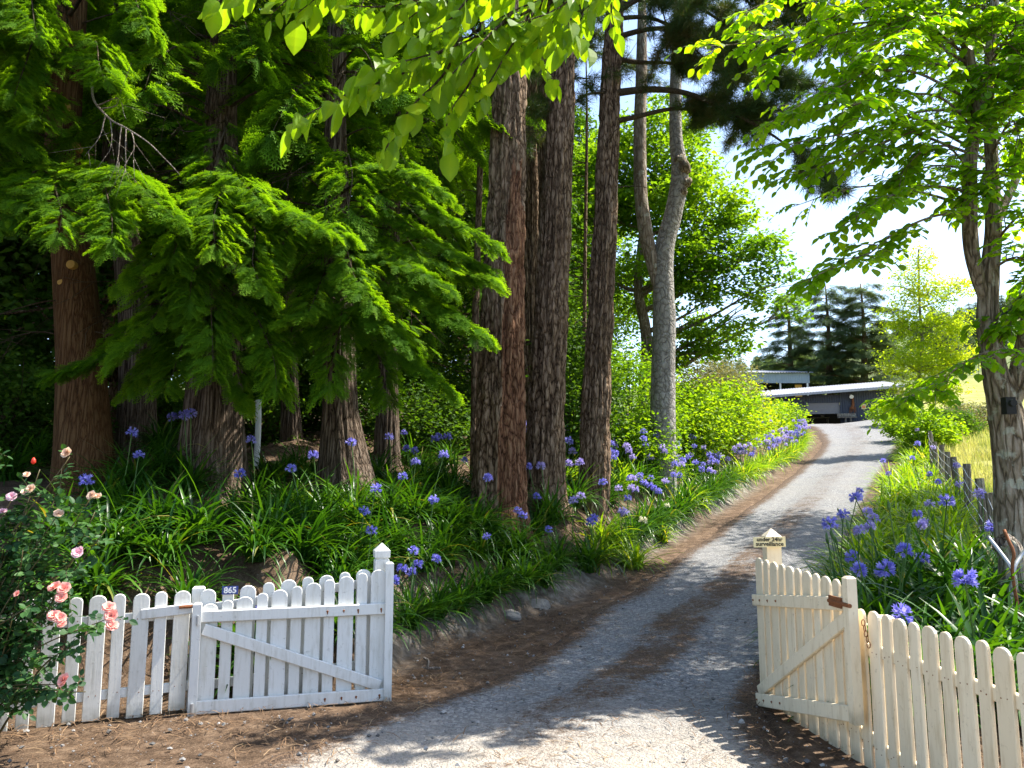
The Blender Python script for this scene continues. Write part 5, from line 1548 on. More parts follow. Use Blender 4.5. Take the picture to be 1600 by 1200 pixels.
def far_conifer(name, label, px, d, h, rad, seed):
    np.random.seed(seed)
    b = on_ground(px, d)
    th = thing(name, b, label, 'tree')
    wood, fol = Geo(), Geo()
    pts = wiggle(np.array([b + [0, 0, z] for z in np.linspace(-.4, h, 16)]), .25, .3, seed)
    wood.tube(pts, np.linspace(.42, .05, 16), 10)
    nb = 54
    for k in range(nb):
        u_ = (k + .5) / nb
        z = h * (.10 + .88 * u_)
        az = k * 2.4 + np.random.uniform(-.3, .3)
        L = rad * (1 - .75 * u_ ** 1.3) * np.random.uniform(.55, 1.15)
        c = np.array([np.interp(z, pts[:, 2] - b[2], pts[:, 0]), np.interp(z, pts[:, 2] - b[2], pts[:, 1]), b[2] + z])
        dd = np.array([math.cos(az), math.sin(az), 0])
        pp = resample([c, c + dd * L * .5 + [0, 0, .12 * L], c + dd * L + [0, 0, .08 * L]], .4)
        limb_geo(wood, pp, .09 * (1 - .6 * u_), .02, 5)
        n = int(26 * L)
        q, tn = along(pp, np.random.uniform(.22, 1, n))
        hor = norm(np.cross(tn, [0, 0, 1.0]))
        q = q + hor * np.random.normal(0, .28 * L * .5, n)[:, None] + np.random.normal(0, .1, (n, 3))
        dirs = tn + hor * np.random.normal(0, .8, n)[:, None]; dirs[:, 2] -= np.random.uniform(-.1, .5, n)
        fol.inst(SPRAY_LO[0] * [1, 1.3, 1], SPRAY_LO[1], frames(dirs, norm(np.array([0, 0, 1.0]) + rand_dirs(n) * .35), .75 * np.random.uniform(.6, 1.2, n)), q, np.clip(np.random.rand() * .5 + np.random.rand(n) * .5, 0, 1))
    wood.build('trunk', M['pine_bark'], th, smooth=True)
    fol.build('crown', M['far_needle'], th)
far_conifer('cedar_tree', 'dark pointed conifer behind the sheds, the left and slimmest of the three', 1240, 80, 13.0, 4.0, 111)
far_conifer('cedar_tree', 'broad dark conifer directly behind the dark shed, in the middle of three', 1305, 76, 12.6, 5.4, 112)
far_conifer('cedar_tree', 'broad dark conifer behind the right end of the dark shed', 1358, 74, 11.4, 5.0, 113)

# bright shrubs on the bank towards the sheds
def shrub(name, label, px, d, w, h, leafm, leaf, n, seed, lift=0.0, group=None, shape='round', tmpl=LEAF_LO):
    np.random.seed(seed)
    b = on_ground(px, d)
    th = thing(name, b, label, 'shrub', group)
    wood, fol = Geo(), Geo()
    ncl = max(14, n // 45)
    u = np.random.rand(ncl)
    if shape == 'cone': rr = w * (1 - u) ** .7 * np.sqrt(np.random.rand(ncl) * .5 + .5); z = h * (.05 + .95 * u)
    else:
        dd = rand_dirs(ncl) * (np.random.rand(ncl, 1) * .45 + .55); rr = w * np.linalg.norm(dd[:, :2], axis=1); z = h * (.5 + .5 * dd[:, 2])
    az = np.random.uniform(0, 2 * math.pi, ncl)
    cl = b + np.column_stack([rr * np.cos(az), rr * np.sin(az), z + lift])
    for k in range(min(ncl, 26)):
        m_ = b + (cl[k] - b) * [.35, .35, .55]
        wood.tube(np.array([b - [0, 0, .1], m_, cl[k]]), [.022, .014, .005], 5)
        e = cl[k] + np.random.normal(0, 1, 3) * [.15, .15, .22] + [0, 0, .22 * h * .5]
        wood.tube(np.array([cl[k], e]), [.006, .002], 4)
    idx = np.random.randint(0, ncl, n)
    cs = .13 * (w + h) * .5 + .05
    pos = cl[idx] + np.random.normal(0, 1, (n, 3)) * [cs, cs, cs * .7]
    pos[:, 2] = np.maximum(pos[:, 2], G(pos[:, :2]) + .02)
    rc = np.random.rand(ncl)
    scatter_leaves(fol, pos, leaf, tmpl, .2, .45, None, np.clip(rc[idx] * .75 + np.random.rand(n) * .3, 0, 1))
    wood.build('stems', M['twig'], th, smooth=True)
    fol.build('foliage', M[leafm], th)
    return th
shrub('shrub', 'dense dark green bush standing behind the middle and the grey pine trunk', 900, 17.5, .95, 3.0, 'dark_leaf', .10, 7000, 121)
shrub('shrub', 'tall mid green bush between the grey pine and the pale forked trunk', 985, 20, 1.3, 2.8, 'oak_leaf', .10, 8000, 122)
shrub('shrub', 'grey olive shrub with thin feathery crown above the bright bank shrubs', 1098, 27, 1.3, 3.4, 'olive_leaf', .10, 6000, 123)
shrub('shrub', 'bright yellow green shrub just right of the pale forked trunk', 1075, 22, 1.2, 2.1, 'lime_leaf', .13, 6000, 124)
shrub('shrub', 'leafy lime green shrub half way along the left bank above the agapanthus', 1120, 26, 1.5, 2.3, 'lime_leaf', .14, 7000, 125)
shrub('shrub', 'rounded yellowish conical bush nearest the blue fascia barn', 1163, 36, 1.4, 2.6, 'yellow_leaf', .11, 6500, 126, shape='cone')
shrub('shrub', 'olive tinged bush behind the conical bush on the left bank', 1130, 35, 1.7, 3.4, 'olive_leaf', .12, 6000, 127)
shrub('shrub', 'lime green bush with arching shoots before the left end of the dark shed', 1172, 38, 1.8, 1.7, 'lime_leaf', .15, 6000, 128)
shrub('shrub', 'low sunny bush by the driveway bend left of the dark shed', 1205, 44, 1.9, 1.5, 'lime_leaf', .15, 5500, 129)
shrub('shrub', 'yellow green bush under the far end of the olive shrub', 1100, 31, 1.4, 2.2, 'yellow_leaf', .11, 5500, 130)
shrub('shrub', 'mid green bush at the foot of the pale forked trunk on its left', 1000, 18, .8, 1.3, 'oak_leaf', .09, 4500, 131)
shrub('shrub', 'dark grey thin young tree against the sky left of the cedars', 1158, 60, 1.0, 5.2, 'far_needle', .16, 1500, 132)
shrub('shrub', 'leafy bush below the slender yellow tree beside the wire fence', 1455, 31, 1.0, 1.7, 'lime_leaf', .14, 4500, 133)
shrub('shrub', 'bright bush at the right side of the driveway top near the notice', 1398, 49, 1.3, 1.6, 'lime_leaf', .13, 4500, 134)
shrub('shrub', 'airy green bush right of the driveway below the slender yellow tree', 1425, 39, 1.2, 1.6, 'lime_leaf', .15, 5000, 135)
shrub('shrub', 'tan dry bush in the field under the forked tree boughs', 1518, 40, 1.6, 1.5, 'olive_leaf', .12, 4000, 136)
shrub('shrub', 'dark leaved bush behind the wire fence below the leaning boughs', 1492, 36, 1.1, 1.5, 'dark_leaf', .12, 4000, 137)
for k, (px, d) in enumerate(((560, 19), (640, 18), (690, 16.5), (700, 21), (480, 20), (20, 14), (60, 12.5), (-20, 11.5), (250, 15.5), (400, 18))):
    shrub('shrub', 'shaded understorey bush growing among the conifer trunks on the left', px, d, random.uniform(.7, 1.1), random.uniform(1.0, 1.8), 'dark_leaf', .09, 3600, 140 + k, group='understorey bushes under the conifers')

# hillside plantation far right and behind the sheds
np.random.seed(150)
hv = Geo()
for k in range(7):
    z = k / 7
    r = .5 * (1 - z) + .05
    n = 16
    az = np.linspace(0, 2 * math.pi, n, endpoint=False) + k
    dirs = np.column_stack([np.cos(az), np.sin(az), -.25 + 0 * az])
    hv.inst(SPRAY_LO[0], SPRAY_LO[1], frames(dirs, np.tile([0, 0, 1.0], (n, 1)), r * 2.0 * np.random.uniform(.8, 1.15, n)), np.tile([0, 0, .12 + z * .95], (n, 1)))
hw = Geo().tube(np.array([[0, 0, -.1], [0, 0, 1.0]]), [.04, .01], 6)
hm_w, hm_f = hw.mesh('trunk', M['pine_bark']), hv.mesh('crown', M['far_needle'])
cnt = 0
for k in range(420):
    y = np.random.uniform(95, 230); px = np.random.choice([np.random.uniform(1120, 1270), np.random.uniform(1440, 1640), np.random.uniform(1100, 1640)])
    x = (px - 800) / F_PX * y
    z = Gz(x, y)
    if cnt >= 130: break
    cnt += 1
    s_ = random.uniform(2.6, 5.0)
    th = thing('hillside_pine', (x, y, z), 'small young pine dotted on the pale grassy hillside behind the sheds', 'tree', 'young pines on the far hillside', random.uniform(0, 6))
    th.scale = (s_ * .8, s_ * .8, s_)
    for nm, me in (('trunk', hm_w), ('crown', hm_f)):
        o = bpy.data.objects.new(nm, me); COL.objects.link(o); o.parent = th

# ------------------------------------------------------------------ agapanthus
def strap_leaves(seed, n=140, L=.82, w=.032):
    rs = np.random.RandomState(seed)
    V, F, R = [], [], []
    for k in range(n):
        az = rs.uniform(0, 2 * math.pi); l = L * rs.uniform(.5, 1.2)
        el0 = math.radians(rs.uniform(35, 88)); bend = rs.uniform(.6, 2.6)
        o = np.array([rs.normal(0, .06), rs.normal(0, .06), -.03])
        h = np.array([math.cos(az), math.sin(az), 0]); sd = np.array([-h[1], h[0], 0])
        tw = rs.uniform(-.5, .5)
        p = o.copy(); el = el0; m_ = 6
        base = len(V); r_ = rs.rand() * .74 if rs.rand() > .028 else rs.uniform(.85, 1.0)
        for j in range(m_ + 1):
            u_ = j / m_
            ww = w * rs.uniform(.95, 1.05) * (1 - u_ ** 3) * (.75 + .5 * min(u_ * 3, 1) * .5) / 2 + .0015
            s2 = sd * math.cos(tw * u_) + np.array([0, 0, 1]) * math.sin(tw * u_)
            nn = np.cross(h * math.cos(el) + np.array([0, 0, math.sin(el)]), sd)
            V.append(p - s2 * ww); V.append(p + nn * ww * -.25); V.append(p + s2 * ww); R += [r_] * 3
            p = p + (h * math.cos(el) + np.array([0, 0, math.sin(el)])) * l / m_
            el -= bend / m_
        for j in range(m_):
            a = base + j * 3
            F.append([a, a + 1, a + 4, a + 3]); F.append([a + 1, a + 2, a + 5, a + 4])
    return Geo().add(np.array(V), np.array(F), np.array(R))

def umbel(seed, r=.072, n=32, h=.95, lean=.2, droop=0):
    """flower stalk with a ball of small trumpets; material 0 stalk, 1 petals"""
    rs = np.random.RandomState(seed)
    g = Geo()
    top = np.array([lean * rs.uniform(-1, 1), lean * rs.uniform(-1, 1), h])
    g.tube(resample([[0, 0, 0], top * [.3, .3, .5], top], .15), .0065, 6, .5, 0)
    PV, PF = [], []
    # one trumpet along +X: pedicel length .55, six petals
    for k in range(6):
        a = k * math.pi / 3
        e = np.array([0, math.cos(a), math.sin(a)]); f = np.array([0, -math.sin(a), math.cos(a)])
        q = len(PV)
        x = np.array([1.0, 0, 0])
        PV += [x * .45 + e * .02 - f * .03, x * .45 + e * .02 + f * .03, x * .85 + e * .14 + f * .085, x * 1.02 + e * .30, x * .85 + e * .14 - f * .085]
        PF.append([q, q + 1, q + 2, q + 4]); PF.append([q + 4, q + 2, q + 3, q + 3])
    PV = np.array(PV); PF = np.array(PF)
    d = rand_dirs(n * 2) if False else norm(rs.normal(size=(n * 2, 3)))
    d = d[d[:, 2] > -.55][:n]
    nn = len(d)
    g.inst(PV, [PF[0::2], PF[1::2][:, :3]], frames(d, norm(rs.normal(size=(nn, 3))), r * rs.uniform(.55, 1.3, nn)), np.tile(top, (nn, 1)), rs.rand(nn), 1)
    PT = np.array([[0, .012, 0], [0, -.012, 0], [.5, -.012, 0], [.5, .012, 0]])
    g.inst(PT, [np.array([[0, 1, 2, 3]])], frames(d, norm(rs.normal(size=(nn, 3))), np.full(nn, r)), np.tile(top, (nn, 1)), None, 0)
    return g
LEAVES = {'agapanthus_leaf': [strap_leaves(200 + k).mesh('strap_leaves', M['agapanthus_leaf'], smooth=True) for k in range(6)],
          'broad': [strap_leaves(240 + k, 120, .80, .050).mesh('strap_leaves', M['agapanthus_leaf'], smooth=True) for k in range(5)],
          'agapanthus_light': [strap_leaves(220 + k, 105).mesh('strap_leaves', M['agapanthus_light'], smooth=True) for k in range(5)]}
UMB = {c: [umbel(300 + k, h=hh).mesh('flower_head', [M['stalk'], M[c]]) for k, hh in enumerate((.72, .84, .95, 1.05))] for c in ('violet_petal', 'lilac_petal', 'cream_petal')}
BUD = Geo(); BUD.tube(resample([[0, 0, 0], [.03, 0, .5], [.1, .02, .98]], .15), .005, 5, .4, 0); BUD.tube(np.array([[.1, .02, .97], [.104, .02, 1.0], [.11, .02, 1.03], [.113, .02, 1.06]]), [.004, .013, .012, .002], 7, .2, 0)
BUD = BUD.mesh('flower_bud', [M['stalk']])
TRUNKS_XY = np.array([[o.location.x, o.location.y] for o in bpy.data.objects if o.parent is None and o.get('category') == 'tree'])

def agapanthus(x, y, scale, leafm, flowers, label, group, buds=0):
    z = Gz(x, y)
    me = random.choice(LEAVES[leafm])
    o = bpy.data.objects.new('agapanthus', None)
    COL.objects.link(o)
    o.location = (x, y, z); o.rotation_euler = (0, 0, random.uniform(0, 6.28)); s_ = scale * random.uniform(.88, 1.12); o.scale = (s_, s_, s_)
    tag(o, label, 'agapanthus', group)
    l = bpy.data.objects.new('strap_leaves', me); COL.objects.link(l); l.parent = o
    for c in flowers:
        f = bpy.data.objects.new('flower_head', random.choice(UMB[c])); COL.objects.link(f); f.parent = o
        f.location = (random.gauss(0, .10), random.gauss(0, .10), 0); f.rotation_euler = (random.gauss(0, .13), random.gauss(0, .13), random.uniform(0, 6.28)); f.scale = (1, 1, random.uniform(.9, 1.08))
        f.scale = (1, 1, 1)
    for k in range(buds):
        f = bpy.data.objects.new('flower_bud', BUD); COL.objects.link(f); f.parent = o
        f.location = (random.gauss(0, .08), random.gauss(0, .08), 0); f.rotation_euler = (random.gauss(0, .12), random.gauss(0, .12), random.uniform(0, 6.28)); f.scale = (1, 1, random.uniform(.8, 1.1))
    return o

random.seed(77); np.random.seed(77)
placed = []
def ok_spot(x, y, r):
    for (a, b) in placed:
        if (a - x) ** 2 + (b - y) ** 2 < r * r: return False
    return True
BK_S = cum(BK_D)
# three belts on the left bank, from the fence to the bend
LAB = {
 'near0': ('agapanthus clump without flowers on the shady bank near the white gate', 'flowerless agapanthus near the gate'),
 'near1': ('agapanthus clump with a few violet blue heads on the shady bank near the white gate', 'flowering agapanthus near the gate'),
 'mid0': ('leafy agapanthus clump without flowers beside the pines above the driveway', 'flowerless agapanthus beside the pines'),
 'mid1': ('agapanthus clump with blue heads in dappled light below the pines along the driveway', 'flowering agapanthus below the pines'),
 'far': ('sunny agapanthus clump with pale blue heads along the upper left edge of the driveway', 'agapanthus along the upper driveway'),
 'under': ('agapanthus clump in the shade under the conifers', 'agapanthus under the conifers'),
}
n_ag = 0
cand = []
for k in range(9000):
    s = random.uniform(BK_S[-1] * .1, BK_S[-1] * .75)
    bx, by_ = np.interp(s, BK_S, BK_D[:, 0]), np.interp(s, BK_S, BK_D[:, 1])
    cand.append((bx + random.uniform(-4.2, .3), by_ + random.uniform(-.2, 4.2)))
edge_ = []
for s in np.arange(BK_S[-1] * .1, BK_S[-1] * .6, .11):
    bx, by_ = np.interp(s, BK_S, BK_D[:, 0]), np.interp(s, BK_S, BK_D[:, 1])
    if by_ > 7.3 and bx > -1.7: edge_.append((bx - random.uniform(.25, .5), by_ + random.uniform(0, .15)))
cand = edge_ + cand
CD = bank_depth(np.array(cand))
for (x, y), D in zip(cand, CD):
    if y > 47 or D < .14 or x < -4.6 or y < 6.9: continue
    near = y < 13
    dmax = 2.6 if near else (2.5 if y < 22 else 1.9)
    if x < -1: dmax = 2.6
    if D > dmax: continue
    r = .40 if y < 12 else (.52 if y < 22 else .95)
    if D > 1.5 and y < 22: r = .70
    if not ok_spot(x, y, r): continue
    if np.min(np.hypot(TRUNKS_XY[:, 0] - x, TRUNKS_XY[:, 1] - y)) < .50: continue
    if -3.0 < x < -1.4 and 7.6 < y < 9.3 and random.random() < .55: continue
    placed.append((x, y)); n_ag += 1
    px = 800 + 1250 * x / y
    if y < 12.2:
        nf = random.choice([0, 0, 1, 1, 2]) if px > 560 else random.choice([0, 0, 0, 1])
        L_ = LAB['near1'] if nf else LAB['near0']
        agapanthus(x, y, .86 if D > .5 else .78, 'agapanthus_leaf', ['violet_petal'] * nf, *L_)
    elif y < 23:
        nf = random.choice([1, 2, 3, 4, 5]) if y > 14 else random.choice([0, 1, 2, 2])
        L_ = LAB['mid1'] if nf else LAB['mid0']
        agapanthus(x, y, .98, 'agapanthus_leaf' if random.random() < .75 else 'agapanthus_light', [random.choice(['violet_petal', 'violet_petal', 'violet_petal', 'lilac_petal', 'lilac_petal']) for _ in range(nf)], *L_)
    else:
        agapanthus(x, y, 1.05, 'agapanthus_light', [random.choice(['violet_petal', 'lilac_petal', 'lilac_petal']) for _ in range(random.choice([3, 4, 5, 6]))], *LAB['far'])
# scattered clumps under the conifers
for (px, d, nf) in ((440, 12.2, 0), (470, 13.2, 0), (420, 11.6, 0), (490, 12.2, 0), (640, 13, 1), (660, 14.2, 0), (690, 13.4, 1), (640, 15.5, 1), (700, 15.2, 0), (560, 13.2, 0), (590, 12.4, 0), (400, 10.4, 1), (260, 10.2, 1), (215, 9.6, 0), (300, 9.8, 2), (20, 10.6, 0), (60, 11.5, 0), (250, 13, 0), (620, 11.2, 1), (650, 11.5, 0), (670, 12.4, 0), (700, 12.0, 1), (500, 10.2, 1), (455, 10.0, 0), (170, 9.2, 1), (210, 9.0, 1), (520, 9.4, 0), (560, 9.8, 0), (600, 10.3, 0), (480, 8.7, 0), (520, 8.5, 0), (560, 8.9, 0), (540, 8.1, 0), (450, 8.9, 0), (590, 9.3, 1), (430, 8.3, 0), (620, 9.6, 0), (770, 11.35, 0), (735, 11.1, 0), (810, 11.5, 1), (790, 11.1, 0), (700, 10.9, 0), (835, 12.2, 1), (750, 10.7, 0)):
    p = on_ground(px, d)
    agapanthus(p[0], p[1], .85, 'agapanthus_leaf', ['violet_petal'] * nf, *LAB['under'])
# white flowered ones and single clumps that stand out
p = on_ground(1060, 15.2); agapanthus(p[0] - .35, p[1], .8, 'agapanthus_light', ['cream_petal'], 'agapanthus with one creamy white head low by the driveway edge', None)
p = on_ground(985, 13.2); agapanthus(p[0], p[1], .95, 'agapanthus_light', ['lilac_petal', 'lilac_petal', 'cream_petal'], 'agapanthus with pale lilac and cream heads right of the grey pine foot', None)
agapanthus(-2.17, 6.85, .72, 'agapanthus_leaf', ['violet_petal', 'violet_petal'], 'agapanthus whose blue head rises right behind the house number sign', None)
# right hand side, between the fence and the driveway
n_r = 0
placed = []
for k in range(5200):
    y = random.uniform(5.9, 47)
    l = float(np.interp(y, GR[:, 1], GR[:, 0])) + (.45 if y < 9 else .25); r = float(np.interp(y, WF[:, 1], WF[:, 0])) + (.1 if y < 9 else -.2)
    if y < 6.6: l = 2.65
    if r <= l: continue
    x = random.uniform(l, r)
    if not ok_spot(x, y, .33 if y < 9.6 else (.60 if y < 20 else 1.1)): continue
    placed.append((x, y))
    if y < 9.6:
        nf = random.choice([0, 0, 0, 0, 0, 1]) if y < 7.4 else random.choice([0, 0, 0, 1, 1])
        lab = ('agapanthus clump with violet heads in the thick planting right of the driveway' if nf else 'leafy agapanthus clump without flowers in the thick planting right of the driveway')
        grp = 'flowering agapanthus right of the driveway' if nf else 'flowerless agapanthus right of the driveway'
        agapanthus(x, y, 1.10, 'broad', ['violet_petal'] * nf, lab, grp, buds=(random.choice([0, 0, 1, 2]) if x < l + .6 and y > 7 else 0))
    else:
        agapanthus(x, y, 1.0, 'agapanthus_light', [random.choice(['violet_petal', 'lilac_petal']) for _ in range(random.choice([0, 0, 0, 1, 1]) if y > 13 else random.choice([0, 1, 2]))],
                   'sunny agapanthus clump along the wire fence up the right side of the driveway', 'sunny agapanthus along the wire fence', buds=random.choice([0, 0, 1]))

# ------------------------------------------------------------------ rose bush at the left edge
np.random.seed(91); random.seed(91)
rbp = np.array([-3.55, 5.45, Gz(-3.55, 5.45)])
rose = thing('rose_bush', rbp, 'climbing rose bush with salmon pink blooms at the left edge, spilling over the white pickets', 'rose bush')
wood, fol = Geo(), Geo()
tips = []
for (px, py, d) in ((105, 712, 5.6), (20, 775, 5.6), (48, 765, 5.6), (145, 778, 5.55), (93, 806, 5.55), (122, 868, 5.45), (92, 930, 5.3), (88, 968, 5.25), (172, 962, 5.2), (100, 1066, 5.15), (52, 840, 5.5), (10, 800, 5.55), (60, 900, 5.4), (-30, 820, 5.5), (10, 900, 5.4), (30, 1000, 5.25), (120, 1010, 5.2), (60, 1070, 5.15), (130, 1080, 5.1), (20, 960, 5.3), (-20, 700, 5.6), (60, 735, 5.65), (160, 830, 5.6), (30, 860, 5.3), (75, 850, 5.35), (110, 930, 5.3), (5, 1060, 5.15), (45, 950, 5.2), (80, 880, 5.5), (-10, 940, 5.2), (150, 800, 5.7), (40, 800, 5.75), (90, 770, 5.75)):
    e = at(px, py, d); e[0] += .0
    o = rbp + [np.random.uniform(-.35, .1), np.random.uniform(-.1, .2), -.03]
    mid = (o * .5 + e * .5) + [np.random.uniform(-.12, .08), np.random.uniform(-.05, .05), .18]
    pts = wiggle(resample([o, mid, e], .08), .03, 2, int(np.random.randint(999)))
    limb_geo(wood, pts, .009, .003, 6)
    tips.append((pts, e))
    n = int(cum(pts)[-1] * 21)
    for k in range(n):
        t_ = np.random.uniform(.22, 1.0)
        p, tn = along(pts, [t_])
        d_ = norm(tn[0] * .4 + np.random.normal(0, .8, 3) + [0, 0, -.1])
        Lp = np.random.uniform(.07, .14)
        tw = np.array([p[0], p[0] + d_ * Lp * .6, p[0] + d_ * Lp + [0, 0, -.015]])
        wood.tube(tw, [.0018, .0014, .001], 3, cap=False)
        # five or seven leaflets
        q, t3_ = along(tw, [.4, .4, .7, .7, 1.0])
        hor = norm(np.cross(t3_, norm(np.array([0, 0, 1.0]) + np.random.normal(0, .4, 3))))
        sg = np.array([1, -1, 1, -1, 0])[:, None]
        dl_ = norm(t3_ * np.array([.3, .3, .4, .4, 1])[:, None] + hor * sg)
        up = norm(np.array([.0, -.3, 1.0]) + np.random.normal(0, .45, 3))
        fol.inst(LEAF_HI[0] * [1, 1.15, 1], LEAF_HI[1], frames(dl_, np.tile(up, (5, 1)), np.random.uniform(.038, .066, 5)), q, np.full(5, np.random.rand()))
wood.build('canes', M['cane'], rose, smooth=True)
fol.build('foliage', M['rose_leaf'], rose)
def bloom(seed, r, open_=1.0):
    rs = np.random.RandomState(seed)
    g = Geo()
    rings = [(6, 1.0, 12), (6, .85, 32), (5, .66, 52), (5, .46, 68), (4, .28, 80)]
    for n, L, el in rings:
        for k in range(n):
            az = 2 * math.pi * (k + rs.uniform(-.2, .2)) / n + el
            e = math.radians(el * (1.15 - .3 * open_) + rs.uniform(-9, 9))
            h = np.array([math.cos(az), math.sin(az), 0]); sd = np.array([-h[1], h[0], 0])
            V = []
            for u_ in (0, .35, .7, 1.0):
                for v_ in (-1, -.5, 0, .5, 1):
                    wd = (.22 + .62 * math.sin(math.pi * min(u_, .95) * .62)) * (1 - .25 * (u_ > .9) * abs(v_))
                    ee = e + .5 * u_ * (1 - open_ * .9) - .35 * max(u_ - .6, 0)
                    p = h * math.cos(ee) * u_ * L + np.array([0, 0, math.sin(ee) * u_ * L]) + sd * v_ * wd * L * .75 + (h * -1 * math.sin(e) * .3 + np.array([0, 0, .35 * math.cos(e)])) * v_ * v_ * .30 * L
                    V.append(p + rs.normal(0, .018, 3) * (u_ > .5))
            F = []
            for a in range(3):
                for b_ in range(4): F.append([a * 5 + b_, a * 5 + b_ + 1, a * 5 + b_ + 6, a * 5 + b_ + 5])
            g.add(np.array(V) * r, np.array(F), np.clip(.25 + .12 * rs.normal() + (1 - el / 90) * .55, 0, 1))
    return g
BL = [(105, 708, 'peach_petal', .040), (18, 776, 'rose_pink_petal', .034), (48, 764, 'peach_petal', .036), (40, 770, 'peach_petal', .03), (143, 774, 'peach_petal', .034), (153, 776, 'peach_petal', .028), (92, 803, 'peach_petal', .034), (48, 764, 'peach_petal', .03), (121, 864, 'rose_pink_petal', .036), (126, 860, 'rose_pink_petal', .026),
      (86, 918, 'pink_petal', .042), (100, 920, 'pink_petal', .042), (96, 934, 'pink_petal', .036), (84, 962, 'pink_petal', .040), (94, 966, 'pink_petal', .036), (97, 976, 'pink_petal', .028), (170, 950, 'pink_petal', .040), (174, 962, 'pink_petal', .042), (175, 978, 'pink_petal', .038), (100, 1063, 'pink_petal', .042), (27, 928, 'pink_petal', .022), (4, 800, 'rose_pink_petal', .03), (42, 742, 'peach_petal', .024)]
for k, (px, py, mname, r) in enumerate(BL):
    d = float(np.interp(py, [700, 800, 860, 920, 970, 1070], [5.5, 5.5, 5.38, 5.18, 5.1, 5.02]))
    c = at(px, py, d)
    g = bloom(400 + k, r, random.uniform(.6, 1.0))
    axz = norm(np.array([random.uniform(-.4, .4), -random.uniform(.5, 1.0), random.uniform(.3, .9)]))
    ax = norm(np.cross([0, 1.0, .2], axz)); ay = np.cross(axz, ax)
    g.V = [v @ np.array([ax, ay, axz]) + c for v in g.V]
    g.build('flower', M[mname], rose, smooth=True)
c = at(52, 725, 5.55)
g = Geo().tube([c, c + [0, 0, .012], c + [0, 0, .03], c + [0, 0, .045]], [.006, .016, .014, .003], 10); g.build('bud', M['red_petal'], rose, smooth=True)

# light green fern like plant behind the pickets
np.random.seed(95)
b = np.array([-3.75, 6.75, Gz(-3.75, 6.75)])
fp = thing('fern', b, 'small bright green ferny plant behind the white pickets beside the roses', 'fern')
fol, wood = Geo(), Geo()
for k in range(26):
    az = random.uniform(0, 6.28); L = random.uniform(.45, .85)
    h = np.array([math.cos(az), math.sin(az), 0])
    pts = resample([b, b + h * L * .3 + [0, 0, L * .75], b + h * L * .65 + [0, 0, L * .95]], .06)
    wood.tube(pts, .003, 4)
    p, tn = along(pts, np.linspace(.3, 1, 16)); hor = norm(np.cross(tn, [0, 0, 1.0])) * np.where(np.arange(16) % 2, 1, -1)[:, None]
    fol.inst(LEAF_HI[0], LEAF_HI[1], frames(hor + tn * .5, norm(np.array([0, 0, 1.0]) + rand_dirs(16) * .3), np.linspace(.10, .05, 16)), p)
wood.build('stems', M['stalk'], fp); fol.build('fronds', M['fern_leaf'], fp)

# ------------------------------------------------------------------ wire fence, gate post and rails on the right
np.random.seed(97); random.seed(97)
wfth = thing('wire_fence', (WF[1][0], WF[1][1], Gz(*WF[1])), 'old timber post and wire fence climbing the right side of the driveway', 'fence')
WL = cum(np.column_stack([WF, WF[:, 0] * 0]))
ps_ = []
for s in np.concatenate([[2.2, 4.0], np.arange(6.2, 46, 2.6)]):
    x, y = np.interp(s, WL, WF[:, 0]), np.interp(s, WL, WF[:, 1]); z = Gz(x, y)
    h = random.uniform(.95, 1.12)
    g = Geo(); pts = np.array([[x, y, z - .2], [x + random.gauss(0, .02), y, z + h * .5], [x + random.gauss(0, .03), y, z + h]])
    g.tube(pts, [.075, .07, .065], 10, np.random.rand(30) * 0 + .6); g.build('post', M['grey_wood'], wfth)
    ps_.append((x, y, z, h))
for fr_ in (.35, .55, .75, .95):
    g = Geo(); pl = []
    for k, (x, y, z, h) in enumerate(ps_):
        pl.append([x - .07, y, z + h * fr_])
        if k < len(ps_) - 1:
            q = ps_[k + 1]; pl.append([(x + q[0]) / 2 - .07, (y + q[1]) / 2, (z + q[2]) / 2 + h * fr_ - .03])
    g.tube(np.array(pl), .0045, 5); g.build('wire', M['galvanised'], wfth)
# big weathered strainer post with pipes leaning on it
p = on_ground(1563, 7.7)
sp_ = thing('gate_post', p, 'big weathered split grey timber post at the near end of the wire fence', 'post')
tp = np.array([p - [0, 0, .3], p + [0, 0, .4], p + [.02, 0, .8], at(1562, 845, 7.7)])
trunk('trunk', tp, [.13, .125, .12, .11], M['grey_wood'], sp_, 36, .05, .02, 'strings', .1, .4, None, None, 31)
bpy.data.objects[[o.name for o in sp_.children][0]].name = 'timber'
bt = thing('leaning_pipes', on_ground(1590, 7.2), 'bent rusty and galvanised pipes of an old gate leaning by the forked tree', 'pipes')
g = Geo()
g.tube(resample([at(1543, 838, 7.4), at(1562, 862, 7.3), at(1580, 888, 7.2), at(1587, 915, 7.2), at(1581, 932, 7.2)], .05), .018, 10); g.build('pipe', M['galvanised'], bt, smooth=True)
g = Geo(); g.tube(resample([at(1612, 850, 7.2), at(1596, 868, 7.2), at(1584, 890, 7.15), at(1582, 925, 7.15)], .05), .018, 10); g.build('pipe', M['galvanised'], bt, smooth=True)
g = Geo(); g.tube(resample([at(1569, 828, 7.2), at(1576, 845, 7.15), at(1584, 865, 7.1), at(1583, 905, 7.1), on_ground(1580, 7.1)], .05), .014, 8); g.build('pipe', M['rust'], bt, smooth=True)
g = Geo(); g.tube(resample([at(1581, 905, 7.3), at(1580, 960, 7.3), on_ground(1580, 7.3)], .05), .02, 8); g.build('pipe', M['galvanised'], bt, smooth=True)

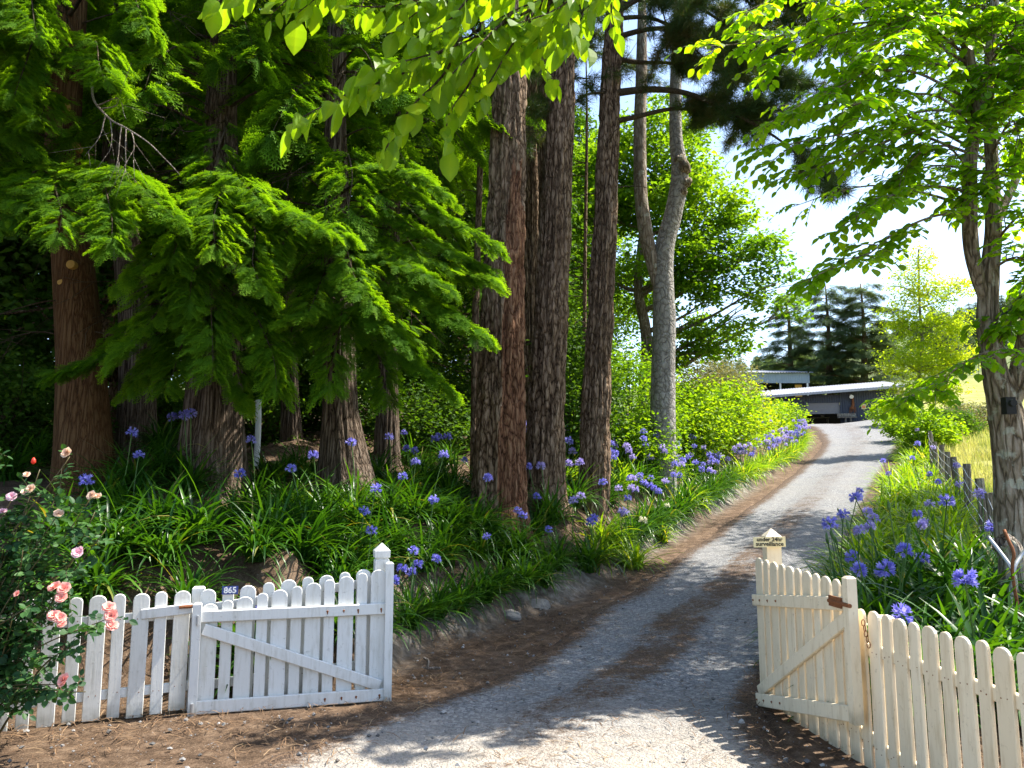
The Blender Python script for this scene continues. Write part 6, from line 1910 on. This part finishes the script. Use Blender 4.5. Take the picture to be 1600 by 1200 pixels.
# white stake under the conifers
a, b = on_ground(401, 13.5), at(404, 625, 13.5)
g = Geo().tube(resample([a - [0, 0, .1], (a + b) / 2 + [.015, 0, 0], b], .1), [.05] * len(resample([a - [0, 0, .1], (a + b) / 2 + [.015, 0, 0], b], .1)), 12)
tag(g.build('stake', M['white_paint'], None, True, origin=tuple(a)), 'pale white stake standing in the shade under the conifers', 'stake')

# dead grey branches hanging at upper left
np.random.seed(99)
g = Geo()
main = resample([at(143, 118, 8.6), at(150, 160, 8.4), at(180, 190, 8.2), at(225, 220, 8.0), at(262, 250, 7.9), at(283, 274, 7.9)], .06)
main = wiggle(main, .04, 3, 3); g.tube(main, np.linspace(.016, .004, len(main)), 7)
for (s_, pts) in ((.3, [(165, 180, 8.2), (155, 215, 8.1), (132, 245, 8.1)]), (.4, [(190, 195, 8.15), (186, 235, 8.1), (186, 275, 8.1)]), (.45, [(197, 200, 8.1), (196, 240, 8.0), (193, 278, 8.0)]), (.5, [(205, 205, 8.1), (210, 225, 8.0), (208, 250, 8.0)]), (.2, [(152, 165, 8.3), (185, 155, 8.2), (197, 185, 8.1)]), (.25, [(158, 170, 8.3), (180, 165, 8.2), (186, 150, 8.1)]), (.35, [(172, 185, 8.2), (176, 215, 8.1), (172, 240, 8.1)])):
    q = wiggle(resample([at(*v_) for v_ in pts], .06), .03, 4, int(s_ * 100)); g.tube(q, np.linspace(.008, .002, len(q)), 5)
    for k in range(4):
        p, tn = along(q, [random.uniform(.3, 1)]); g.tube(np.array([p[0], p[0] + (tn[0] + np.random.normal(0, .6, 3)) * .22]), [.003, .0015], 4)
tag(g.build('dead_branch', M['dead_twig'], None, True, origin=tuple(at(143, 118, 8.6))), 'bare grey dead branch with hanging twigs caught beside the reddish brown trunk', 'dead branch')

# ------------------------------------------------------------------ ground litter
np.random.seed(101)
def poly_noise_mask(P, s, seed): return fbm(np.column_stack([P * s, P[:, :1] * 0]), 3, seed)
# pine needle litter
n = 70000
P = np.column_stack([np.random.uniform(-5.5, 4.2, n), 4.0 + 9.5 * np.random.rand(n) ** 1.4])
lat = (P[:, 0] - np.interp(P[:, 1], GL[:, 1], GL[:, 0])) / np.maximum(np.interp(P[:, 1], GR[:, 1], GR[:, 0]) - np.interp(P[:, 1], GL[:, 1], GL[:, 0]), .1)
prob = np.interp(lat, [-1.5, -.3, -.05, .08, .22, .36, .46, .56, .66, .85, .97, 1.1], [.6, .9, 1, .9, .12, .12, .7, .7, .15, .2, .8, .8]) * np.interp(P[:, 1], [4, 5.5, 7], [.25, .5, 1])
keep = np.random.rand(n) < prob * np.interp(poly_noise_mask(P, 1.4, 44), [.35, .6], [.2, 1])
P = P[keep]; D_ = bank_depth(P); P = P[(D_ < .8)]
n = len(P)
az = np.random.uniform(0, math.pi * 2, n); L = np.random.uniform(.04, .15, n)
bend = np.random.uniform(-.3, .3, n)
d0 = np.column_stack([np.cos(az), np.sin(az), np.random.normal(0, .12, n)])
NV = np.array([[-.5, -.02, 0], [-.5, .02, 0], [0, .022, .08], [0, -.022, .08], [.5, .012, 0], [.5, -.012, 0]])
zz_ = G(P) + .026
fr_ = frames(d0, norm(np.array([0, 0, 1.0]) + rand_dirs(n) * .25), L)
o = Geo().inst(NV, [np.array([[0, 1, 2, 3], [3, 2, 4, 5]])], fr_, np.column_stack([P, zz_]), np.clip(np.random.rand(n) * .65 + .5 * poly_noise_mask(P, 2.2, 47) - .12, 0, 1)).build('pine_needle_litter', M['litter'])
tag(o, kind='stuff', label='brown dry pine needles littering the verges and driveway', cat='litter')
# loose stones
n = 5200
P = np.column_stack([np.random.uniform(-4.5, 3.6, n), 4.1 + 9 * np.random.rand(n) ** 1.6])
lat = (P[:, 0] - np.interp(P[:, 1], GL[:, 1], GL[:, 0])) / np.maximum(np.interp(P[:, 1], GR[:, 1], GR[:, 0]) - np.interp(P[:, 1], GL[:, 1], GL[:, 0]), .1)
keep = np.random.rand(n) < np.interp(lat, [-.8, -.35, -.05, .1, .5, 1, 1.2], [.25, .6, .9, .6, .35, .5, .1])
P = P[keep]; P = P[bank_depth(P) < .3]; n = len(P)
s_ = .006 + .020 * np.random.rand(n) ** 4
OV = np.array([[1, 0, 0], [-1, 0, 0], [0, 1, 0], [0, -1, 0], [0, 0, .8], [0, 0, -.6], [.62, .62, .3], [-.62, .6, .25], [.6, -.62, .28], [-.6, -.62, .3]]) 
OF = np.array([[0, 6, 4], [6, 2, 4], [2, 7, 4], [7, 1, 4], [1, 9, 4], [9, 3, 4], [3, 8, 4], [8, 0, 4], [0, 5, 6], [6, 5, 2], [2, 5, 7], [7, 5, 1], [1, 5, 9], [9, 5, 3], [3, 5, 8], [8, 5, 0]])
fr_ = frames(rand_dirs(n) * [1, 1, .3], np.tile([0, 0, 1.0], (n, 1)), s_) * np.random.uniform(.6, 1.2, (n, 1, 3))
o = Geo().inst(OV, [OF], fr_, np.column_stack([P, G(P) + .016 + s_ * .2])).build('gravel', M['pebble'])
tag(o, kind='stuff', label='loose grey stones scattered along the edges of the driveway', cat='gravel')
# larger stones at the foot of the bank
for k, (px, py, d, r) in enumerate(((905, 893, 10.6, .17), (865, 905, 10.0, .13))):
    p = on_ground(px, d)
    i_ = np.interp(p[1], BANK[3:, 1], BANK[3:, 0]); p = np.array([i_ - .16, p[1], Gz(i_ - .16, p[1]) + .0])
    th_, ph_ = np.meshgrid(np.linspace(0, math.pi, 12), np.linspace(0, 2 * math.pi, 18, endpoint=False), indexing='ij')
    S_ = np.stack([np.sin(th_) * np.cos(ph_), np.sin(th_) * np.sin(ph_), np.cos(th_)], -1)
    rr = r * (1 + .5 * (fbm(S_ * 1.8 + k * 5, 3, 3) - .5))
    for q_ in range(9):
        n_ = rand_dirs(1)[0]; dd_ = S_ @ n_; rr = np.where(dd_ > .2, np.minimum(rr, r * random.uniform(.55, .8) / np.maximum(dd_, .2)), rr)
    rr = rr * (1 + .12 * (fbm(S_ * 7 + k, 2, 8) - .5))
    V = p - [0, 0, r * .25] + S_ * rr[..., None] * [1.5, 1.1, .8]
    ii = np.arange(11)[:, None] * 18; jj = np.arange(18)[None]
    o = Geo().add(V.reshape(-1, 3), np.stack([ii + jj, ii + (jj + 1) % 18, ii + 18 + (jj + 1) % 18, ii + 18 + jj], -1).reshape(-1, 4), .5).build('rock', M['stone'], None, False, origin=tuple(p))
    tag(o, 'pale rough rock half buried at the foot of the cut bank beside the driveway', 'rock', 'rocks along the foot of the bank')
# a fallen curved twig on the verge
p = on_ground(672, 7.6)
g = Geo().tube(resample([p + [0, 0, .02], p + [.01, 0, .10], p + [-.03, -.02, .13]], .02), .012, 8); g.tube(resample([p + [-.03, 0, .03], p + [.05, 0, .035], p + [.12, .02, .03]], .03), .012, 8)
tag(g.build('fallen_twig', M['dead_twig'], None, True, origin=tuple(p)), 'short curved grey twig lying on the brown needle verge beside the left gate', 'twig')

# field grass on the right
np.random.seed(103)
n = 60000
y = 6 + 44 * np.random.rand(n) ** 1.5
x = np.interp(y, WF[:, 1], WF[:, 0]) + .12 + np.random.rand(n) ** 1.2 * 9
P = np.column_stack([x, y])
keep = (poly_noise_mask(P, .8, 61) > .36)
P = P[keep]; n = len(P)
az = np.random.uniform(0, 2 * math.pi, n); h = np.random.uniform(.12, .38, n) * np.interp(P[:, 1], [6, 30], [1, 1.5])
lean = np.random.uniform(.05, .7, n)
GV = np.array([[0, -.030, -.05], [0, .030, -.05], [.12, .022, .55], [.12, -.022, .55], [.42, 0, 1.0]])
d0 = np.column_stack([np.cos(az), np.sin(az), 0 * az])
fr_ = frames(d0, np.tile([0, 0, 1.0], (n, 1)), h) * np.stack([lean * 1.6, np.full(n, 1.0), np.ones(n)], -1)[:, None, :]
o = Geo().inst(GV, [np.array([[0, 1, 2, 3]]), np.array([[3, 2, 4]])], fr_, np.column_stack([P, G(P)]), np.clip(poly_noise_mask(P, .5, 71) * 1.3 - .2 + np.random.normal(0, .15, n), 0, 1)).build('grass', M['grass'])
tag(o, kind='stuff', label='pale summer grass in the field beyond the wire fence', cat='grass')
# low ground cover under the trees
n = 16000
P = np.column_stack([np.random.uniform(-12, 4, n), np.random.uniform(8, 26, n)])
P = P[(bank_depth(P) > 1.5)]; P = P[poly_noise_mask(P, .7, 81) > .54]; n = len(P)
fol = Geo(); pos = np.column_stack([P, G(P) + np.random.uniform(.02, .22, n)])
scatter_leaves(fol, pos, .07, LEAF_LO, .1, .7)
o = fol.build('ground_cover', M['dark_leaf'])
tag(o, kind='stuff', label='dark leafy ground cover on the bank under the trees', cat='ground cover')
